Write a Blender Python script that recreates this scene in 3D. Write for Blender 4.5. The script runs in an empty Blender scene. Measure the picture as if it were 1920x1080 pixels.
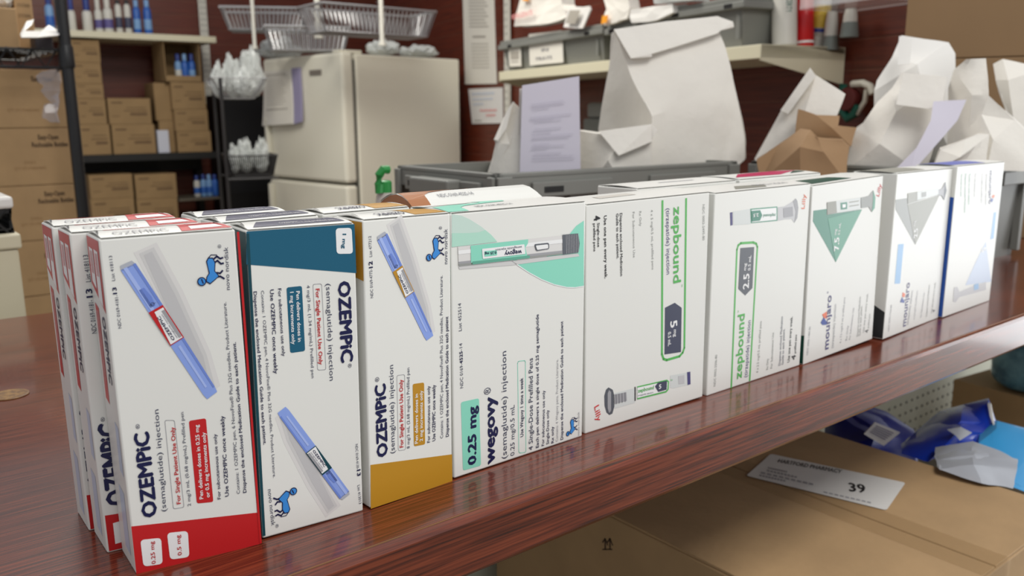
import bpy, bmesh, math, random
from mathutils import Vector, Matrix, noise
from mathutils.geometry import tessellate_polygon
random.seed(7)
R = math.radians
scn = bpy.context.scene
COL = scn.collection

# ------------------------------------------------------------------ camera
FPX = 1597.0; PITCH = 0.2011; ROLL = 0.006; HEAD = R(51.4)
CAM = Vector((-0.1000, -0.4416, 0.235))
cp, sp = math.cos(PITCH), math.sin(PITCH)
FW = Vector((math.cos(HEAD)*cp, math.sin(HEAD)*cp, -sp))
_rt0 = Vector((math.sin(HEAD), -math.cos(HEAD), 0)); _up0 = _rt0.cross(FW)
RT = _rt0*math.cos(ROLL) - _up0*math.sin(ROLL); UP = RT.cross(FW)
cd = bpy.data.cameras.new('camera'); cam = bpy.data.objects.new('camera', cd); COL.objects.link(cam)
cam.matrix_world = Matrix(((RT.x, UP.x, -FW.x, CAM.x), (RT.y, UP.y, -FW.y, CAM.y), (RT.z, UP.z, -FW.z, CAM.z), (0, 0, 0, 1)))
cd.sensor_width = 36; cd.lens = 36*FPX/1920; cd.clip_start = 0.02; cd.clip_end = 60
cd.dof.use_dof = True; cd.dof.focus_distance = 0.53; cd.dof.aperture_fstop = 11.5
scn.camera = cam

# ------------------------------------------------------------------ light
scn.view_settings.view_transform = 'Standard'; scn.view_settings.look = 'None'
scn.view_settings.gamma = 1; scn.view_settings.use_curve_mapping = False
scn.view_settings.exposure = -0.05
w = bpy.data.worlds.new('world'); scn.world = w; w.use_nodes = True
w.node_tree.nodes['Background'].inputs[0].default_value = (0.96, 0.97, 1.0, 1)
w.node_tree.nodes['Background'].inputs[1].default_value = 0.50
def area(name, loc, aim, sx, sy, power, col):
    l = bpy.data.lights.new(name, 'AREA'); l.shape = 'RECTANGLE'; l.size = sx; l.size_y = sy
    l.energy = power; l.color = col
    o = bpy.data.objects.new(name, l); COL.objects.link(o); o.location = loc
    o.rotation_euler = (Vector(aim)-Vector(loc)).to_track_quat('-Z', 'Y').to_euler()
    return o
area('shop_window_daylight', (4.3, -1.35, 0.15), (0.6, -0.1, 0.0), 3.0, 2.1, 74, (0.95, 0.98, 1.0))
area('ceiling_light_counter', (0.5, -1.0, 1.65), (0.55, -0.3, 0), 1.4, 0.8, 27, (1.0, 0.98, 0.94))
area('ceiling_light_back', (0.9, 2.0, 1.65), (1.0, 2.2, 0), 1.2, 0.6, 42, (1.0, 0.96, 0.87))

# ------------------------------------------------------------------ pixel measuring helpers (camera of the photograph)
def ray(px, py): return FW + RT*((px-960)/FPX) - UP*((py-540)/FPX)
def onz(px, py, z=0.0):
    r = ray(px, py); return CAM + r*((z-CAM.z)/r.z)
def onpl(px, py, P, n):
    r = ray(px, py); return CAM + r*((Vector(P)-CAM).dot(n)/r.dot(n))
def hd(px, py, d):
    r = ray(px, py); return CAM + r*(d/math.hypot(r.x, r.y))
def hdir(deg): return Vector((math.cos(R(deg)), math.sin(R(deg)), 0))
class Plane:                       # a vertical plane through P running along a heading
    def __init__(s, P, deg):
        s.P = Vector(P); s.U = hdir(deg); s.n = Vector((s.U.y, -s.U.x, 0)); s.deg = deg
    def at(s, px, py): return onpl(px, py, s.P, s.n)
    def off(s, k): return Plane(s.P + s.n*k, s.deg)     # +k: towards the viewer's side

# ------------------------------------------------------------------ materials
def lin(c):
    def f(v):
        v /= 255.0
        return v/12.92 if v <= 0.04045 else ((v+0.055)/1.055)**2.4
    return (f(c[0]), f(c[1]), f(c[2]), 1)
MATS = {}
def mat(name, rgb, rough=0.5, metal=0.0, coat=0.0, alpha=1.0, trans=0.0, bump=0.0, bscale=60.0, vary=0.0, vscale=8.0, stretch=(1, 1, 1), rgb2=None, spec=0.5, sheen=0.0):
    if name in MATS: return MATS[name]
    m = bpy.data.materials.new(name); m.use_nodes = True; nt = m.node_tree; b = nt.nodes['Principled BSDF']
    b.inputs['Base Color'].default_value = lin(rgb); b.inputs['Roughness'].default_value = rough
    b.inputs['Metallic'].default_value = metal; b.inputs['Coat Weight'].default_value = coat
    b.inputs['Alpha'].default_value = alpha; b.inputs['Transmission Weight'].default_value = trans
    b.inputs['Specular IOR Level'].default_value = spec
    if bump or vary or rgb2:
        tc = nt.nodes.new('ShaderNodeTexCoord'); mp = nt.nodes.new('ShaderNodeMapping'); mp.inputs['Scale'].default_value = stretch
        nt.links.new(tc.outputs['Object'], mp.inputs['Vector'])
    if vary or rgb2:
        n = nt.nodes.new('ShaderNodeTexNoise'); n.inputs['Scale'].default_value = vscale; n.inputs['Detail'].default_value = 5
        nt.links.new(mp.outputs[0], n.inputs['Vector'])
        mr = nt.nodes.new('ShaderNodeMapRange'); mr.inputs['From Min'].default_value = 0.35; mr.inputs['From Max'].default_value = 0.65
        nt.links.new(n.outputs['Fac'], mr.inputs['Value'])
        mx = nt.nodes.new('ShaderNodeMix'); mx.data_type = 'RGBA'
        c1 = lin(rgb); c2 = lin(rgb2) if rgb2 else tuple(v*(1-vary) for v in c1[:3]) + (1,)
        mx.inputs['A'].default_value = c1; mx.inputs['B'].default_value = c2
        nt.links.new(mr.outputs[0], mx.inputs['Factor']); nt.links.new(mx.outputs['Result'], b.inputs['Base Color'])
    if bump:
        n2 = nt.nodes.new('ShaderNodeTexNoise'); n2.inputs['Scale'].default_value = bscale; n2.inputs['Detail'].default_value = 4
        nt.links.new(mp.outputs[0], n2.inputs['Vector'])
        bp = nt.nodes.new('ShaderNodeBump'); bp.inputs['Strength'].default_value = bump; bp.inputs['Distance'].default_value = 0.004
        nt.links.new(n2.outputs['Fac'], bp.inputs['Height']); nt.links.new(bp.outputs[0], b.inputs['Normal'])
    MATS[name] = m; return m
CARD = dict(rough=0.36, spec=0.42)
def ink(name, rgb): return mat('ink_'+name, rgb, **CARD)
WHITE = mat('carton_white', (231, 231, 226), bump=0.02, bscale=25, **CARD)
INK = {k: ink(k, v) for k, v in dict(red=(196, 30, 34), navy=(20, 24, 72), teal=(22, 92, 120), dteal=(10, 66, 78), gold=(190, 138, 34), mint=(140, 218, 194),
    pmint=(200, 222, 212), black=(26, 26, 30), grey=(112, 114, 120), lgrey=(196, 196, 198), mgrey=(160, 160, 164), sh1=(222, 220, 218), sh2=(208, 207, 206), sh3=(196, 195, 196), green=(86, 182, 88), slate=(66, 70, 92),
    dslate=(88, 92, 100), pen=(140, 165, 232), penl=(168, 188, 242), pend=(112, 138, 214), capg=(178, 182, 192), lblue=(58, 140, 218), dblue=(28, 64, 150), tealg=(92, 156, 132),
    tealg2=(72, 136, 116), purple=(70, 66, 120), orange=(232, 112, 70), scr=(214, 40, 44), brown=(170, 112, 72), magenta=(190, 40, 92), darkg=(22, 76, 62), coal=(46, 48, 50),
    blue=(34, 84, 170), skyb=(138, 182, 222), paleb=(196, 208, 228), wht=(240, 240, 240), dkend=(84, 86, 96), warm=(212, 208, 200), pink=(228, 150, 150), hazel=(150, 150, 140), ggrey=(150, 152, 148), penc=(214, 218, 216)).items()}
KRAFT = mat('kraft_cardboard', (182, 149, 108), rough=0.8, bump=0.08, bscale=120, vary=0.12, vscale=14)
KRAFTD = mat('kraft_cardboard_dark', (150, 122, 84), rough=0.8, vary=0.12, vscale=10)
KRAFTS = mat('kraft_cardboard_shaded', (142, 113, 80), rough=0.8, vary=0.06, vscale=6)  # kraft with shade put into its colour, for the right edge cartons
KINK = mat('carton_print', (72, 52, 36), rough=0.8)
PAPER = mat('white_paper', (232, 230, 226), rough=0.7, bump=0.25, bscale=14)
PAPERC = mat('white_bag_paper', (229, 225, 217), rough=0.72, bump=1.0, bscale=16)
PAPERP = mat('folded_sheet_paper', (212, 208, 222), rough=0.65)
BROWNP = mat('brown_bag_paper', (158, 126, 92), rough=0.8, bump=0.4, bscale=20)
TOTE = mat('grey_tote_plastic', (124, 125, 120), rough=0.45, bump=0.04, bscale=150)
TOTED = mat('grey_tote_recess', (88, 90, 86), rough=0.5)
BLACKM = mat('black_powder_coat', (26, 27, 30), rough=0.4)
BLACKP = mat('black_plastic', (16, 16, 17), rough=0.5)
WHITEM = mat('white_enamel', (212, 210, 200), rough=0.35)
ALM = mat('almond_shelf_metal', (214, 208, 182), rough=0.4)
STEEL = mat('zinc_wire', (176, 176, 178), rough=0.35, metal=0.6)
FRIDGE = mat('fridge_enamel', (226, 222, 206), rough=0.35, bump=0.02, bscale=200)
FRIDGED = mat('fridge_gasket', (90, 90, 84), rough=0.6)
CLEAR = mat('clear_film', (235, 238, 240), rough=0.12, alpha=0.28)

def wood_mat(name, grain_axis):
    m = bpy.data.materials.new(name); m.use_nodes = True; nt = m.node_tree; b = nt.nodes['Principled BSDF']; L = nt.links.new
    tc = nt.nodes.new('ShaderNodeTexCoord'); mp = nt.nodes.new('ShaderNodeMapping')
    mp.inputs['Scale'].default_value = (3.2, 130, 130); L(tc.outputs['Object'], mp.inputs['Vector'])
    n = nt.nodes.new('ShaderNodeTexNoise'); n.inputs['Scale'].default_value = 5; n.inputs['Detail'].default_value = 7; n.inputs['Distortion'].default_value = 0.25
    L(mp.outputs[0], n.inputs['Vector'])
    cr = nt.nodes.new('ShaderNodeValToRGB'); e = cr.color_ramp.elements
    e[0].position = 0.30; e[0].color = lin((58, 22, 13)); e[1].position = 0.66; e[1].color = lin((126, 58, 34))
    e2 = cr.color_ramp.elements.new(0.48); e2.color = lin((100, 42, 23))
    L(n.outputs['Fac'], cr.inputs['Fac'])
    n2 = nt.nodes.new('ShaderNodeTexNoise'); n2.inputs['Scale'].default_value = 1.0; n2.inputs['Detail'].default_value = 3
    mp2 = nt.nodes.new('ShaderNodeMapping'); mp2.inputs['Scale'].default_value = (12, 420, 420); L(tc.outputs['Object'], mp2.inputs['Vector']); L(mp2.outputs[0], n2.inputs['Vector'])
    mx = nt.nodes.new('ShaderNodeMix'); mx.data_type = 'RGBA'; mx.blend_type = 'MULTIPLY'; mx.inputs['Factor'].default_value = 0.7
    cr2 = nt.nodes.new('ShaderNodeValToRGB'); f = cr2.color_ramp.elements; f[0].position = 0.36; f[0].color = (0.45, 0.4, 0.4, 1); f[1].position = 0.5; f[1].color = (1, 1, 1, 1)
    L(n2.outputs['Fac'], cr2.inputs['Fac']); L(cr.outputs['Color'], mx.inputs['A']); L(cr2.outputs['Color'], mx.inputs['B'])
    L(mx.outputs['Result'], b.inputs['Base Color'])
    b.inputs['Roughness'].default_value = 0.26; b.inputs['Specular IOR Level'].default_value = 0.45; b.inputs['Coat Weight'].default_value = 0.45; b.inputs['Coat Roughness'].default_value = 0.09
    return m
WOOD = wood_mat('mahogany_laminate', 0)
def slat_mat(name, pitch):
    m = bpy.data.materials.new(name); m.use_nodes = True; nt = m.node_tree; b = nt.nodes['Principled BSDF']; L = nt.links.new
    tc = nt.nodes.new('ShaderNodeTexCoord'); mp = nt.nodes.new('ShaderNodeMapping'); mp.inputs['Scale'].default_value = (2, 2, 50); L(tc.outputs['Object'], mp.inputs['Vector'])
    n = nt.nodes.new('ShaderNodeTexNoise'); n.inputs['Scale'].default_value = 3; n.inputs['Detail'].default_value = 5; L(mp.outputs[0], n.inputs['Vector'])
    cr = nt.nodes.new('ShaderNodeValToRGB'); e = cr.color_ramp.elements; e[0].color = lin((76, 29, 17)); e[1].color = lin((106, 45, 27)); e[0].position = 0.3; e[1].position = 0.7
    L(n.outputs['Fac'], cr.inputs['Fac']); L(cr.outputs[0], b.inputs['Base Color']); b.inputs['Roughness'].default_value = 0.42
    return m
SLAT = slat_mat('mahogany_slatwall', 0.076)

# ------------------------------------------------------------------ object helpers
def link(name, me, parent=None, mats=()):
    o = bpy.data.objects.new(name, me); COL.objects.link(o)
    for m in mats: me.materials.append(m)
    if parent: o.parent = parent
    return o
def thing(name, label, cat, loc=(0, 0, 0), group=None, rot=(0, 0, 0)):
    o = bpy.data.objects.new(name, None); COL.objects.link(o); o.location = loc; o.rotation_euler = rot
    o.empty_display_size = 0.02
    return tag(o, label, cat, group)
def tag(o, label, cat, group=None, kind=None):
    if label: o['label'] = label
    if cat: o['category'] = cat
    if group: o['group'] = group
    if kind: o['kind'] = kind
    return o
def struct(o):
    o['kind'] = 'structure'; return o
class MB:
    """collects shapes with materials into one mesh (world coordinates unless given an origin)"""
    def __init__(s): s.sharp = 40; s.v = []; s.f = []; s.m = []; s.mats = []; s.smooth = []
    def mi(s, m):
        if m not in s.mats: s.mats.append(m)
        return s.mats.index(m)
    def poly(s, pts, m, smooth=False):
        k = len(s.v); s.v += [Vector(p) for p in pts]; s.f.append(tuple(range(k, k+len(pts)))); s.m.append(s.mi(m)); s.smooth.append(smooth)
    def mesh(s, vs, fs, m, smooth=False):
        k = len(s.v); vs = [Vector(p) for p in vs]; n0 = getattr(fs, 'n0', 0)
        if n0:                      # the bolder strokes are laid a hair above one another
            nn = Vector((0, 0, 0))
            for f in fs[:12]: c_ = (vs[f[1]]-vs[f[0]]).cross(vs[f[2]]-vs[f[0]]); nn += c_ if c_.dot(nn) >= 0 else -c_
            nn.normalize()
            if nn.dot(CAM-vs[0]) < 0: nn = -nn
            vs = [p + nn*(0.000018*(i//n0)) for i, p in enumerate(vs)]
        s.v += vs
        for f in fs: s.f.append(tuple(k+i for i in f)); s.m.append(s.mi(m)); s.smooth.append(smooth)
    def obox(s, O, U, V, W, m, bev=0.0):
        """box from corner O spanned by the three vectors; optional chamfer of bev"""
        O, U, V, W = Vector(O), Vector(U), Vector(V), Vector(W)
        if bev <= 0:
            vs = [O, O+U, O+U+V, O+V, O+W, O+U+W, O+U+V+W, O+V+W]
            fs = [(3, 2, 1, 0), (4, 5, 6, 7), (0, 1, 5, 4), (1, 2, 6, 5), (2, 3, 7, 6), (3, 0, 4, 7)]
            if U.cross(V).dot(W) < 0: fs = [tuple(reversed(f)) for f in fs]
            s.mesh(vs, fs, m); return
        bm = bmesh.new(); vs = [bm.verts.new(p) for p in (O, O+U, O+U+V, O+V, O+W, O+U+W, O+U+V+W, O+V+W)]
        for f in [(3, 2, 1, 0), (4, 5, 6, 7), (0, 1, 5, 4), (1, 2, 6, 5), (2, 3, 7, 6), (3, 0, 4, 7)]: bm.faces.new([vs[i] for i in f])
        bmesh.ops.recalc_face_normals(bm, faces=bm.faces)
        bmesh.ops.bevel(bm, geom=bm.edges[:], offset=bev, segments=2, affect='EDGES', profile=0.5)
        bm.verts.index_update(); s.mesh([v.co.copy() for v in bm.verts], [tuple(v.index for v in f.verts) for f in bm.faces], m); bm.free()
    def box(s, a, b, m, bev=0.0):
        s.obox(a, (b[0]-a[0], 0, 0), (0, b[1]-a[1], 0), (0, 0, b[2]-a[2]), m, bev)
    def tube(s, pts, r, m, n=8, cap=True, smooth=True):
        pts = [Vector(p) for p in pts]; rings = []
        rr = r if isinstance(r, (list, tuple)) else [r]*len(pts)
        for i, p in enumerate(pts):
            d = (pts[min(i+1, len(pts)-1)] - pts[max(i-1, 0)]).normalized()
            a = d.cross(Vector((0, 0, 1)));
            if a.length < 0.05: a = d.cross(Vector((1, 0, 0)))
            a.normalize(); b = d.cross(a)
            rings.append([p + (a*math.cos(2*math.pi*k/n) + b*math.sin(2*math.pi*k/n))*rr[i] for k in range(n)])
        vs = [q for r_ in rings for q in r_]; fs = []
        for i in range(len(pts)-1):
            for k in range(n): fs.append((i*n+k, i*n+(k+1) % n, (i+1)*n+(k+1) % n, (i+1)*n+k))
        if cap: fs.append(tuple(range(n-1, -1, -1))); fs.append(tuple((len(pts)-1)*n+k for k in range(n)))
        s.mesh(vs, fs, m, smooth)
    def lathe(s, base, axis, prof, m, n=20, smooth=True):
        """prof: list of (radius, height) along axis from base"""
        ax = Vector(axis).normalized(); a = ax.orthogonal().normalized(); b = ax.cross(a); base = Vector(base)
        vs = []; fs = []
        for r_, h_ in prof:
            for k in range(n): vs.append(base + ax*h_ + (a*math.cos(2*math.pi*k/n)+b*math.sin(2*math.pi*k/n))*r_)
        for i in range(len(prof)-1):
            for k in range(n): fs.append((i*n+k, i*n+(k+1) % n, (i+1)*n+(k+1) % n, (i+1)*n+k))
        fs.append(tuple(range(n-1, -1, -1))); fs.append(tuple((len(prof)-1)*n+k for k in range(n)))
        s.mesh(vs, fs, m, smooth)
    def build(s, name, parent=None, origin=None):
        off = Vector(origin) if origin is not None else (parent_loc(parent) if parent else Vector((0, 0, 0)))
        me = bpy.data.meshes.new(name); me.from_pydata([tuple(v-off) for v in s.v], [], s.f)
        for p, mi, sm in zip(me.polygons, s.m, s.smooth): p.material_index = mi; p.use_smooth = sm
        if any(s.smooth): me.set_sharp_from_angle(angle=R(s.sharp))
        o = link(name, me, parent, s.mats)
        if not parent: o.location = off
        return o
def parent_loc(p):
    v = Vector((0, 0, 0))
    while p: v = v + p.location; p = p.parent
    return v
TXT = {}
class TextFaces(list): n0 = 0
def text_mesh(t, bold):
    k = (t, bold)
    if k in TXT: return TXT[k]
    c = bpy.data.curves.new('t', 'FONT'); c.body = t; c.size = 1.0; c.resolution_u = 2; c.fill_mode = 'FRONT'
    o = bpy.data.objects.new('t', c); COL.objects.link(o); bpy.context.view_layer.update()
    me = o.evaluated_get(bpy.context.evaluated_depsgraph_get()).to_mesh()
    vs = [(v.co.x, v.co.y) for v in me.vertices]; fs = [tuple(p.vertices) for p in me.polygons]
    o.evaluated_get(bpy.context.evaluated_depsgraph_get()).to_mesh_clear()
    bpy.data.objects.remove(o); bpy.data.curves.remove(c)
    if bold:
        v0, f0, n0 = list(vs), list(fs), len(vs); vs, fs = [], []
        for i_, (dx, dy) in enumerate(((-bold, 0), (bold, 0), (0, bold*.8), (0, -bold*.8))):
            vs += [(x+dx, y+dy) for x, y in v0]; fs += [tuple(n0*i_+q for q in f) for f in f0]
    if not vs: vs = [(0, 0), (1, 0), (1, 1)]; fs = [(0, 1, 2)]
    x0 = min(v[0] for v in vs); x1 = max(v[0] for v in vs)
    fs = TextFaces(fs); fs.n0 = n0 if bold else 0
    TXT[k] = ([((x-x0)/(x1-x0), y/0.727) for x, y in vs], fs); return TXT[k]

class Face:
    """a flat printed face: art is laid on it, measured off the photograph"""
    def __init__(s, mb, O, U, V, N): s.mb = mb; s.O = Vector(O); s.U = Vector(U).normalized(); s.V = Vector(V).normalized(); s.N = Vector(N).normalized()
    def uv(s, p):
        q = onpl(p[0], p[1], s.O, s.N) - s.O; return (q.dot(s.U), q.dot(s.V))
    def P(s, u, v, k): return s.O + s.U*u + s.V*v + s.N*(0.00012*k)
    def poly_uv(s, pts, m, k=1):
        tri = tessellate_polygon([[Vector((a, b, 0)) for a, b in pts]])
        vs = [s.P(a, b, k) for a, b in pts]
        fs = []
        for t in tri:
            a, b, c = (vs[i] for i in t)
            fs.append(tuple(t) if (b-a).cross(c-a).dot(s.N) > 0 else (t[0], t[2], t[1]))
        s.mb.mesh(vs, fs, m)
    def poly(s, pts, m, k=1): s.poly_uv([s.uv(p) for p in pts], m, k)
    def rr(s, pts, m, k=1, r=0.22, out=None):
        """rounded quadrilateral through four photographed corners; out = outline width in m"""
        q = [Vector(s.uv(p)).to_2d() for p in pts]; res = []
        side = min((q[1]-q[0]).length, (q[2]-q[1]).length)*r
        for i in range(4):
            a = q[i]; p = (q[i-1]-a).normalized()*side; n = (q[(i+1) % 4]-a).normalized()*side
            for t in (0, .25, .5, .75, 1):
                res.append((a+p)*(1-t)**2 + a*2*t*(1-t) + (a+n)*t*t)
        if out is None: s.poly_uv([tuple(x) for x in res], m, k)
        else: s.stroke_uv([tuple(x) for x in res] + [tuple(res[0])], out, m, k)
    def stroke_uv(s, pts, wd, m, k=1):
        P = [Vector(p) for p in pts]
        for a, b in zip(P, P[1:]):
            d = (b-a)
            if d.length < 1e-7: continue
            d.normalize(); n = Vector((-d.y, d.x))*wd/2; e = d*wd*0.3
            s.poly_uv([tuple(a-n-e), tuple(b-n+e), tuple(b+n+e), tuple(a+n-e)], m, k)
    def stroke(s, pts, wd, m, k=1): s.stroke_uv([s.uv(p) for p in pts], wd, m, k)
    def text(s, t, p0, p1, h, m, bold=0.0, k=2):
        a = Vector(s.uv(p0)); b = Vector(s.uv(p1)); d = b-a; L = d.length; d = d/L; n = Vector((-d.y, d.x))
        dp = Vector((p1[0]-p0[0], p1[1]-p0[1])).normalized(); q = Vector(s.uv((p0[0]+dp.y*h, p0[1]-dp.x*h)))-a
        H = abs(q.dot(n))
        vs, fs = text_mesh(t, bold)
        s.mb.mesh([s.P(*(a + d*(x*L) + n*(y*H)), k) for x, y in vs], fs, m)
    def quad(s, A0, A1, B0, B1):
        A0, A1, B0, B1 = [Vector(s.uv(p)) for p in (A0, A1, B0, B1)]
        return lambda t, w: tuple((A0*(1-w)+A1*w)*(1-t) + (B0*(1-w)+B1*w)*t)

def pen_art(f, A0, A1, B0, B1, L0, L1, accent, t_shadow=1):
    """the printed blue injection pen: A cap end, B far end, L0..L1 label span as fractions"""
    q = f.quad(A0, A1, B0, B1); I = INK
    u = Vector(q(0, 1))-Vector(q(0, 0)); dn = Vector(q(1, 0.5))-Vector(q(0, 0.5))
    for kk, (g, a, b) in enumerate((('sh1', 0.7, 2.35), ('sh2', 0.95, 2.05), ('sh3', 1.15, 1.8))):
        g0 = 0.02*kk
        f.poly_uv([q(-.05+g0, a+.55), q(-.05+g0, b+.45), q(.3, b+.2), q(.75, b-.45), q(.98-g0, b-1.1), q(.98-g0, .6), q(.6, .75)], I[g], .4+.3*kk)
    f.poly_uv([q(-.012, .12), q(-.012, .88), q(.02, 1), q(.02, 0)], I['capg'], 2)
    f.poly_uv([q(.012, 0), q(.012, 1), q(.4, 1.0), q(.96, .93), q(1, .88), q(1, .1), q(.96, .04), q(.4, 0)], I['pen'], 2)
    f.poly_uv([q(.012, .18), q(.012, .42), q(.38, .42), q(.38, .18)], I['penl'], 3)
    f.poly_uv([q(.012, .82), q(.012, 1), q(.4, 1.0), q(.96, .93), q(.96, .8), q(.4, .82)], I['pend'], 3)
    f.poly_uv([q(.6, .38), q(.6, .55), q(.93, .52), q(.93, .38)], I['penl'], 3)
    f.poly_uv([q(.17, .25), q(.17, .6), q(.24, .7), q(.3, .6), q(.3, .25)], I['pend'], 3)
    c = Vector(q(.285, .5)); r = u.length*.11
    f.stroke_uv([tuple(c+Vector((math.cos(a), math.sin(a)))*r) for a in [i*math.pi/4 for i in range(9)]], r*.22, I['slate'], 4)
    f.stroke_uv([tuple(c-u*.2), tuple(c+u*.2)], r*.2, I['slate'], 4)
    f.poly_uv([q(L0, 0), q(L0, 1), q(L1, 1), q(L1, 0)], I[accent], 4)
    f.poly_uv([q(L0+.015, .32), q(L0+.015, .93), q(L1-.006, .93), q(L1-.006, .06)], I['wht'], 5)
    f.poly_uv([q(L0+.03, .72), q(L0+.03, .93), q(L1-.015, .93), q(L1-.015, .72)], I['mgrey'], 6)
    a = Vector(q(L1-.02, .47)); b = Vector(q(L0+.05, .47)); H = u.length*.2
    d = (b-a); L = d.length; d /= L; n = Vector((-d.y, d.x))
    vs, fs = text_mesh('OZEMPiC', .02); f.mb.mesh([f.P(*(a+d*x*L+n*y*H), 6) for x, y in vs], fs, I['navy'])
    a = Vector(q(L1-.02, .66)); b = Vector(q(L0+.05, .66)); d = (b-a).normalized()
    vs, fs = text_mesh('semaglutide injection', 0); f.mb.mesh([f.P(*(a+d*x*L+n*y*H*.5), 6) for x, y in vs], fs, I['slate'])

def bull_art(f, p0, p1, h, scale=1.0, txt_m=None):
    """company name with the blue bull standing on it; p0-p1 baseline of the name"""
    I = INK; f.text('novo nordisk', p0, p1, h, txt_m or I['slate'], 0.0, 2)
    a = Vector(f.uv(p0)); b = Vector(f.uv(p1)); d = b-a; L = d.length; d /= L; n = Vector((-d.y, d.x))
    M = lambda x, y: tuple(a + d*x*L + n*y*L*scale)
    for leg in ([(.74, .36), (.80, .28), (.74, .2), (.76, .14)], [(.66, .34), (.70, .27), (.62, .19), (.63, .13)], [(.42, .3), (.40, .22), (.46, .16)], [(.32, .3), (.33, .22), (.27, .13)]):
        f.stroke_uv([M(*p) for p in leg], L*.04, I['navy'], 2)
    f.stroke_uv([M(.76, .5), M(.84, .42), M(.83, .28)], L*.02, I['navy'], 2)
    f.poly_uv([M(*p) for p in ((.70, .55), (.78, .50), (.78, .38), (.66, .32), (.46, .34), (.34, .24), (.26, .34), (.16, .48), (.22, .58), (.34, .56), (.42, .50), (.54, .52))], I['navy'], 2)
    f.poly_uv([M(*p) for p in ((.69, .525), (.76, .48), (.75, .39), (.65, .345), (.46, .365), (.34, .27), (.27, .36), (.19, .48), (.24, .555), (.33, .54), (.42, .475), (.54, .50))], I['lblue'], 3)
    c = (.24, .68)
    f.poly_uv([M(c[0]+math.cos(t)*.105, c[1]+math.sin(t)*.1/scale) for t in [i*math.pi/8 for i in range(16)]], I['navy'], 3)
    f.poly_uv([M(c[0]+math.cos(t)*.08, c[1]+math.sin(t)*.076/scale) for t in [i*math.pi/8 for i in range(16)]], I['lblue'], 4)
    f.poly_uv([M(*p) for p in ((.19, .66), (.3, .70), (.3, .67), (.19, .63))], I['navy'], 5)

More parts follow.
